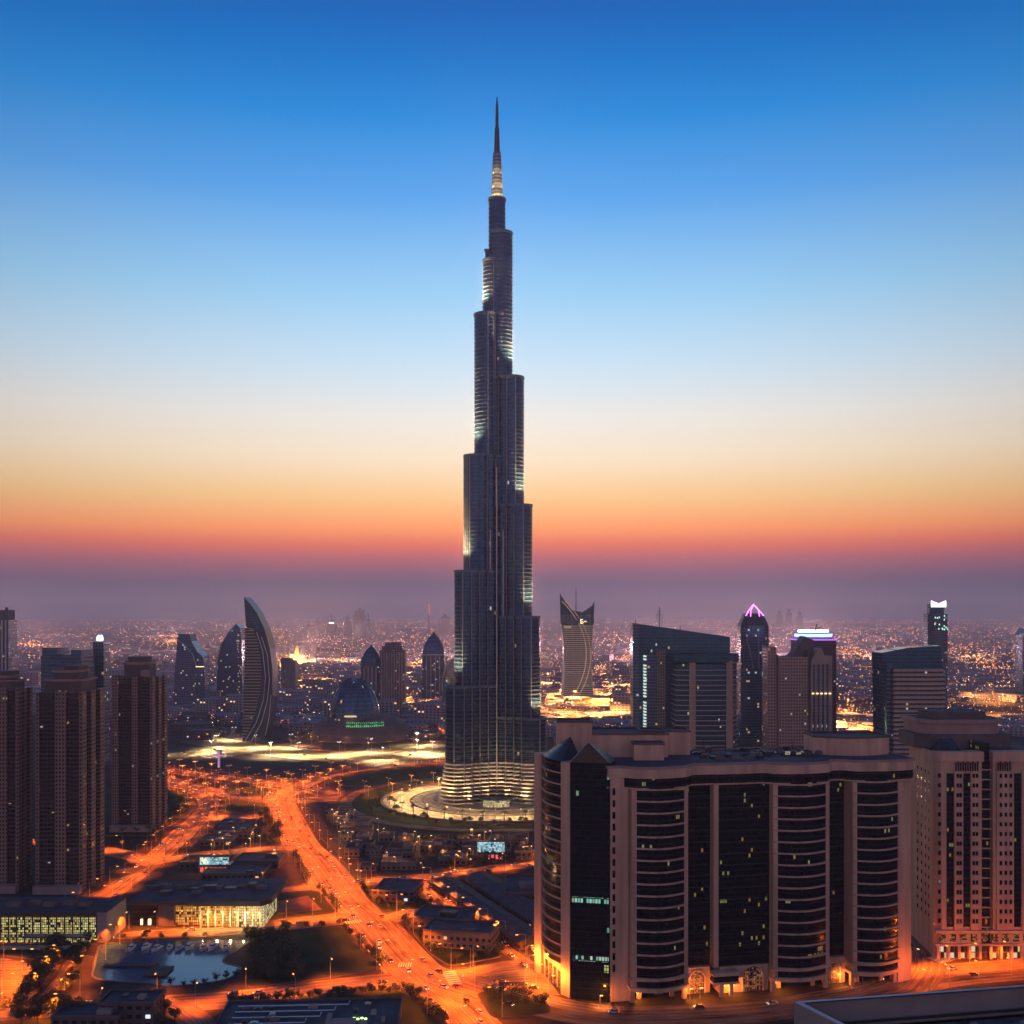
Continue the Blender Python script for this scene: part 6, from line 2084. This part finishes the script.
# streets: strings of lamps
for k in range(74):
    py = 621 + 92 * rg.random() ** 1.6
    y = 165 * F / (py - HZ); x = XA(rg.uniform(-60, 1080), y)
    a = rg.choice((.06, -.05, .10, 1.25, -1.1, .02)); ln = rg.uniform(.5, 1.6) * y * .25; c = pick()
    n_ = int(rg.uniform(18, 42))
    for q in range(n_):
        s_ = (q / n_ - .5) * ln
        dot(x + s_ * math.cos(a), y + s_ * math.sin(a), 10, y / F * rg.choice((.26, .36)), c)
# bright quarters
for px, py, sx, sy, n_, c in ((35, 646, 26, 5, 160, 0), (112, 652, 20, 4, 90, 1), (170, 640, 26, 6, 150, 0), (340, 664, 60, 2.5, 190, 1), (395, 655, 30, 4, 60, 0), (300, 660, 10, 4, 60, 1),
                              (415, 666, 18, 5, 110, 1), (590, 694, 44, 9, 420, 1), (598, 704, 60, 6, 260, 0), (570, 650, 18, 9, 110, 3), (640, 660, 40, 10, 170, 0), (610, 672, 28, 5, 130, 1), (850, 655, 26, 5, 120, 0),
                              (885, 660, 30, 4, 140, 1), (975, 660, 34, 5, 170, 1), (1000, 672, 24, 4, 120, 0), (845, 730, 14, 16, 120, 1), (745, 690, 10, 14, 50, 2), (860, 640, 60, 6, 130, 3), (680, 640, 60, 6, 110, 3),
                              (960, 650, 60, 8, 190, 0), (990, 690, 40, 8, 70, 1), (230, 690, 40, 10, 60, 2), (400, 690, 44, 12, 80, 2), (300, 700, 40, 8, 60, 2), (520, 640, 300, 10, 500, 0), (90, 690, 12, 40, 120, 0)):
    for q in range(n_):
        qx, qy = rg.gauss(px, sx * .5), rg.gauss(py, sy * .5)
        if qy < 618: continue
        y = 165 * F / (qy - HZ)
        if y < 1420: continue
        dot(XA(qx, y), y, rg.uniform(6, 14), y / F * rg.choice((.28, .38, .5)), c if rg.random() < .8 else pick())
tag(b.build('city_lights', E_), kind='stuff')
# big glowing quarters are really lit: tall masts that flood the ground
MF = lamp_proto('flood_mast', 'tall amber flood mast lighting a far quarter or added to brighten the plain', 'flood masts of the far quarters and added masts of the plain', 34, 'sodium', lamp_data('flood_light', (1, .36, .07), LAMP_W * 30, 2, 155), 3, 2)
for px, py in ((560, 702), (585, 698), (612, 702), (575, 712), (602, 714), (630, 708), (548, 690), (555, 720), (572, 726), (592, 724), (612, 722), (628, 718), (560, 710), (620, 692), (340, 664), (390, 668), (35, 648), (170, 642), (415, 668), (850, 656), (890, 662), (980, 662), (640, 662), (846, 735), (848, 722)):
    put(MF, *G(px, py), rg.uniform(0, 6), 0)
for px, py in ((300, 745), (322, 750), (345, 751), (368, 751), (390, 750), (412, 747), (432, 742), (440, 734), (425, 738)):
    put(P_tall, *G(px, py), rg.uniform(0, 6), 0)

GL = lamp_proto('haze_fill_mast', 'high mast added to the far city to brighten the evening haze', 'added haze masts of the far city', 40, 'sodium', lamp_data('haze_fill_light', (1, .54, .54), LAMP_W * 26, 4), 3, 2)  # masts added so that their glow brightens the haze
k = 0
while k < 64:
    py = 621 + 44 * rg.random()
    y = 165 * F / (py - HZ); x = XA(rg.uniform(-80, 1100), y)
    put(GL, x, y, rg.uniform(0, 6), 0); k += 1

for y_ in (735, 739, 743):
    for q in line([(296, y_), (370, y_ + 2), (440, y_ - 3)], 16):
        if rg.random() < .7: put(P_yard, q[0] + rg.uniform(-4, 4), q[1] + rg.uniform(-6, 6), rg.uniform(0, 6), 0)

for k in range(22):  # further masts added at random to lighten the middle plain
    q_ = G(rg.uniform(-20, 1040), rg.uniform(668, 722))
    put(MF, q_[0], q_[1], rg.uniform(0, 6), 0)
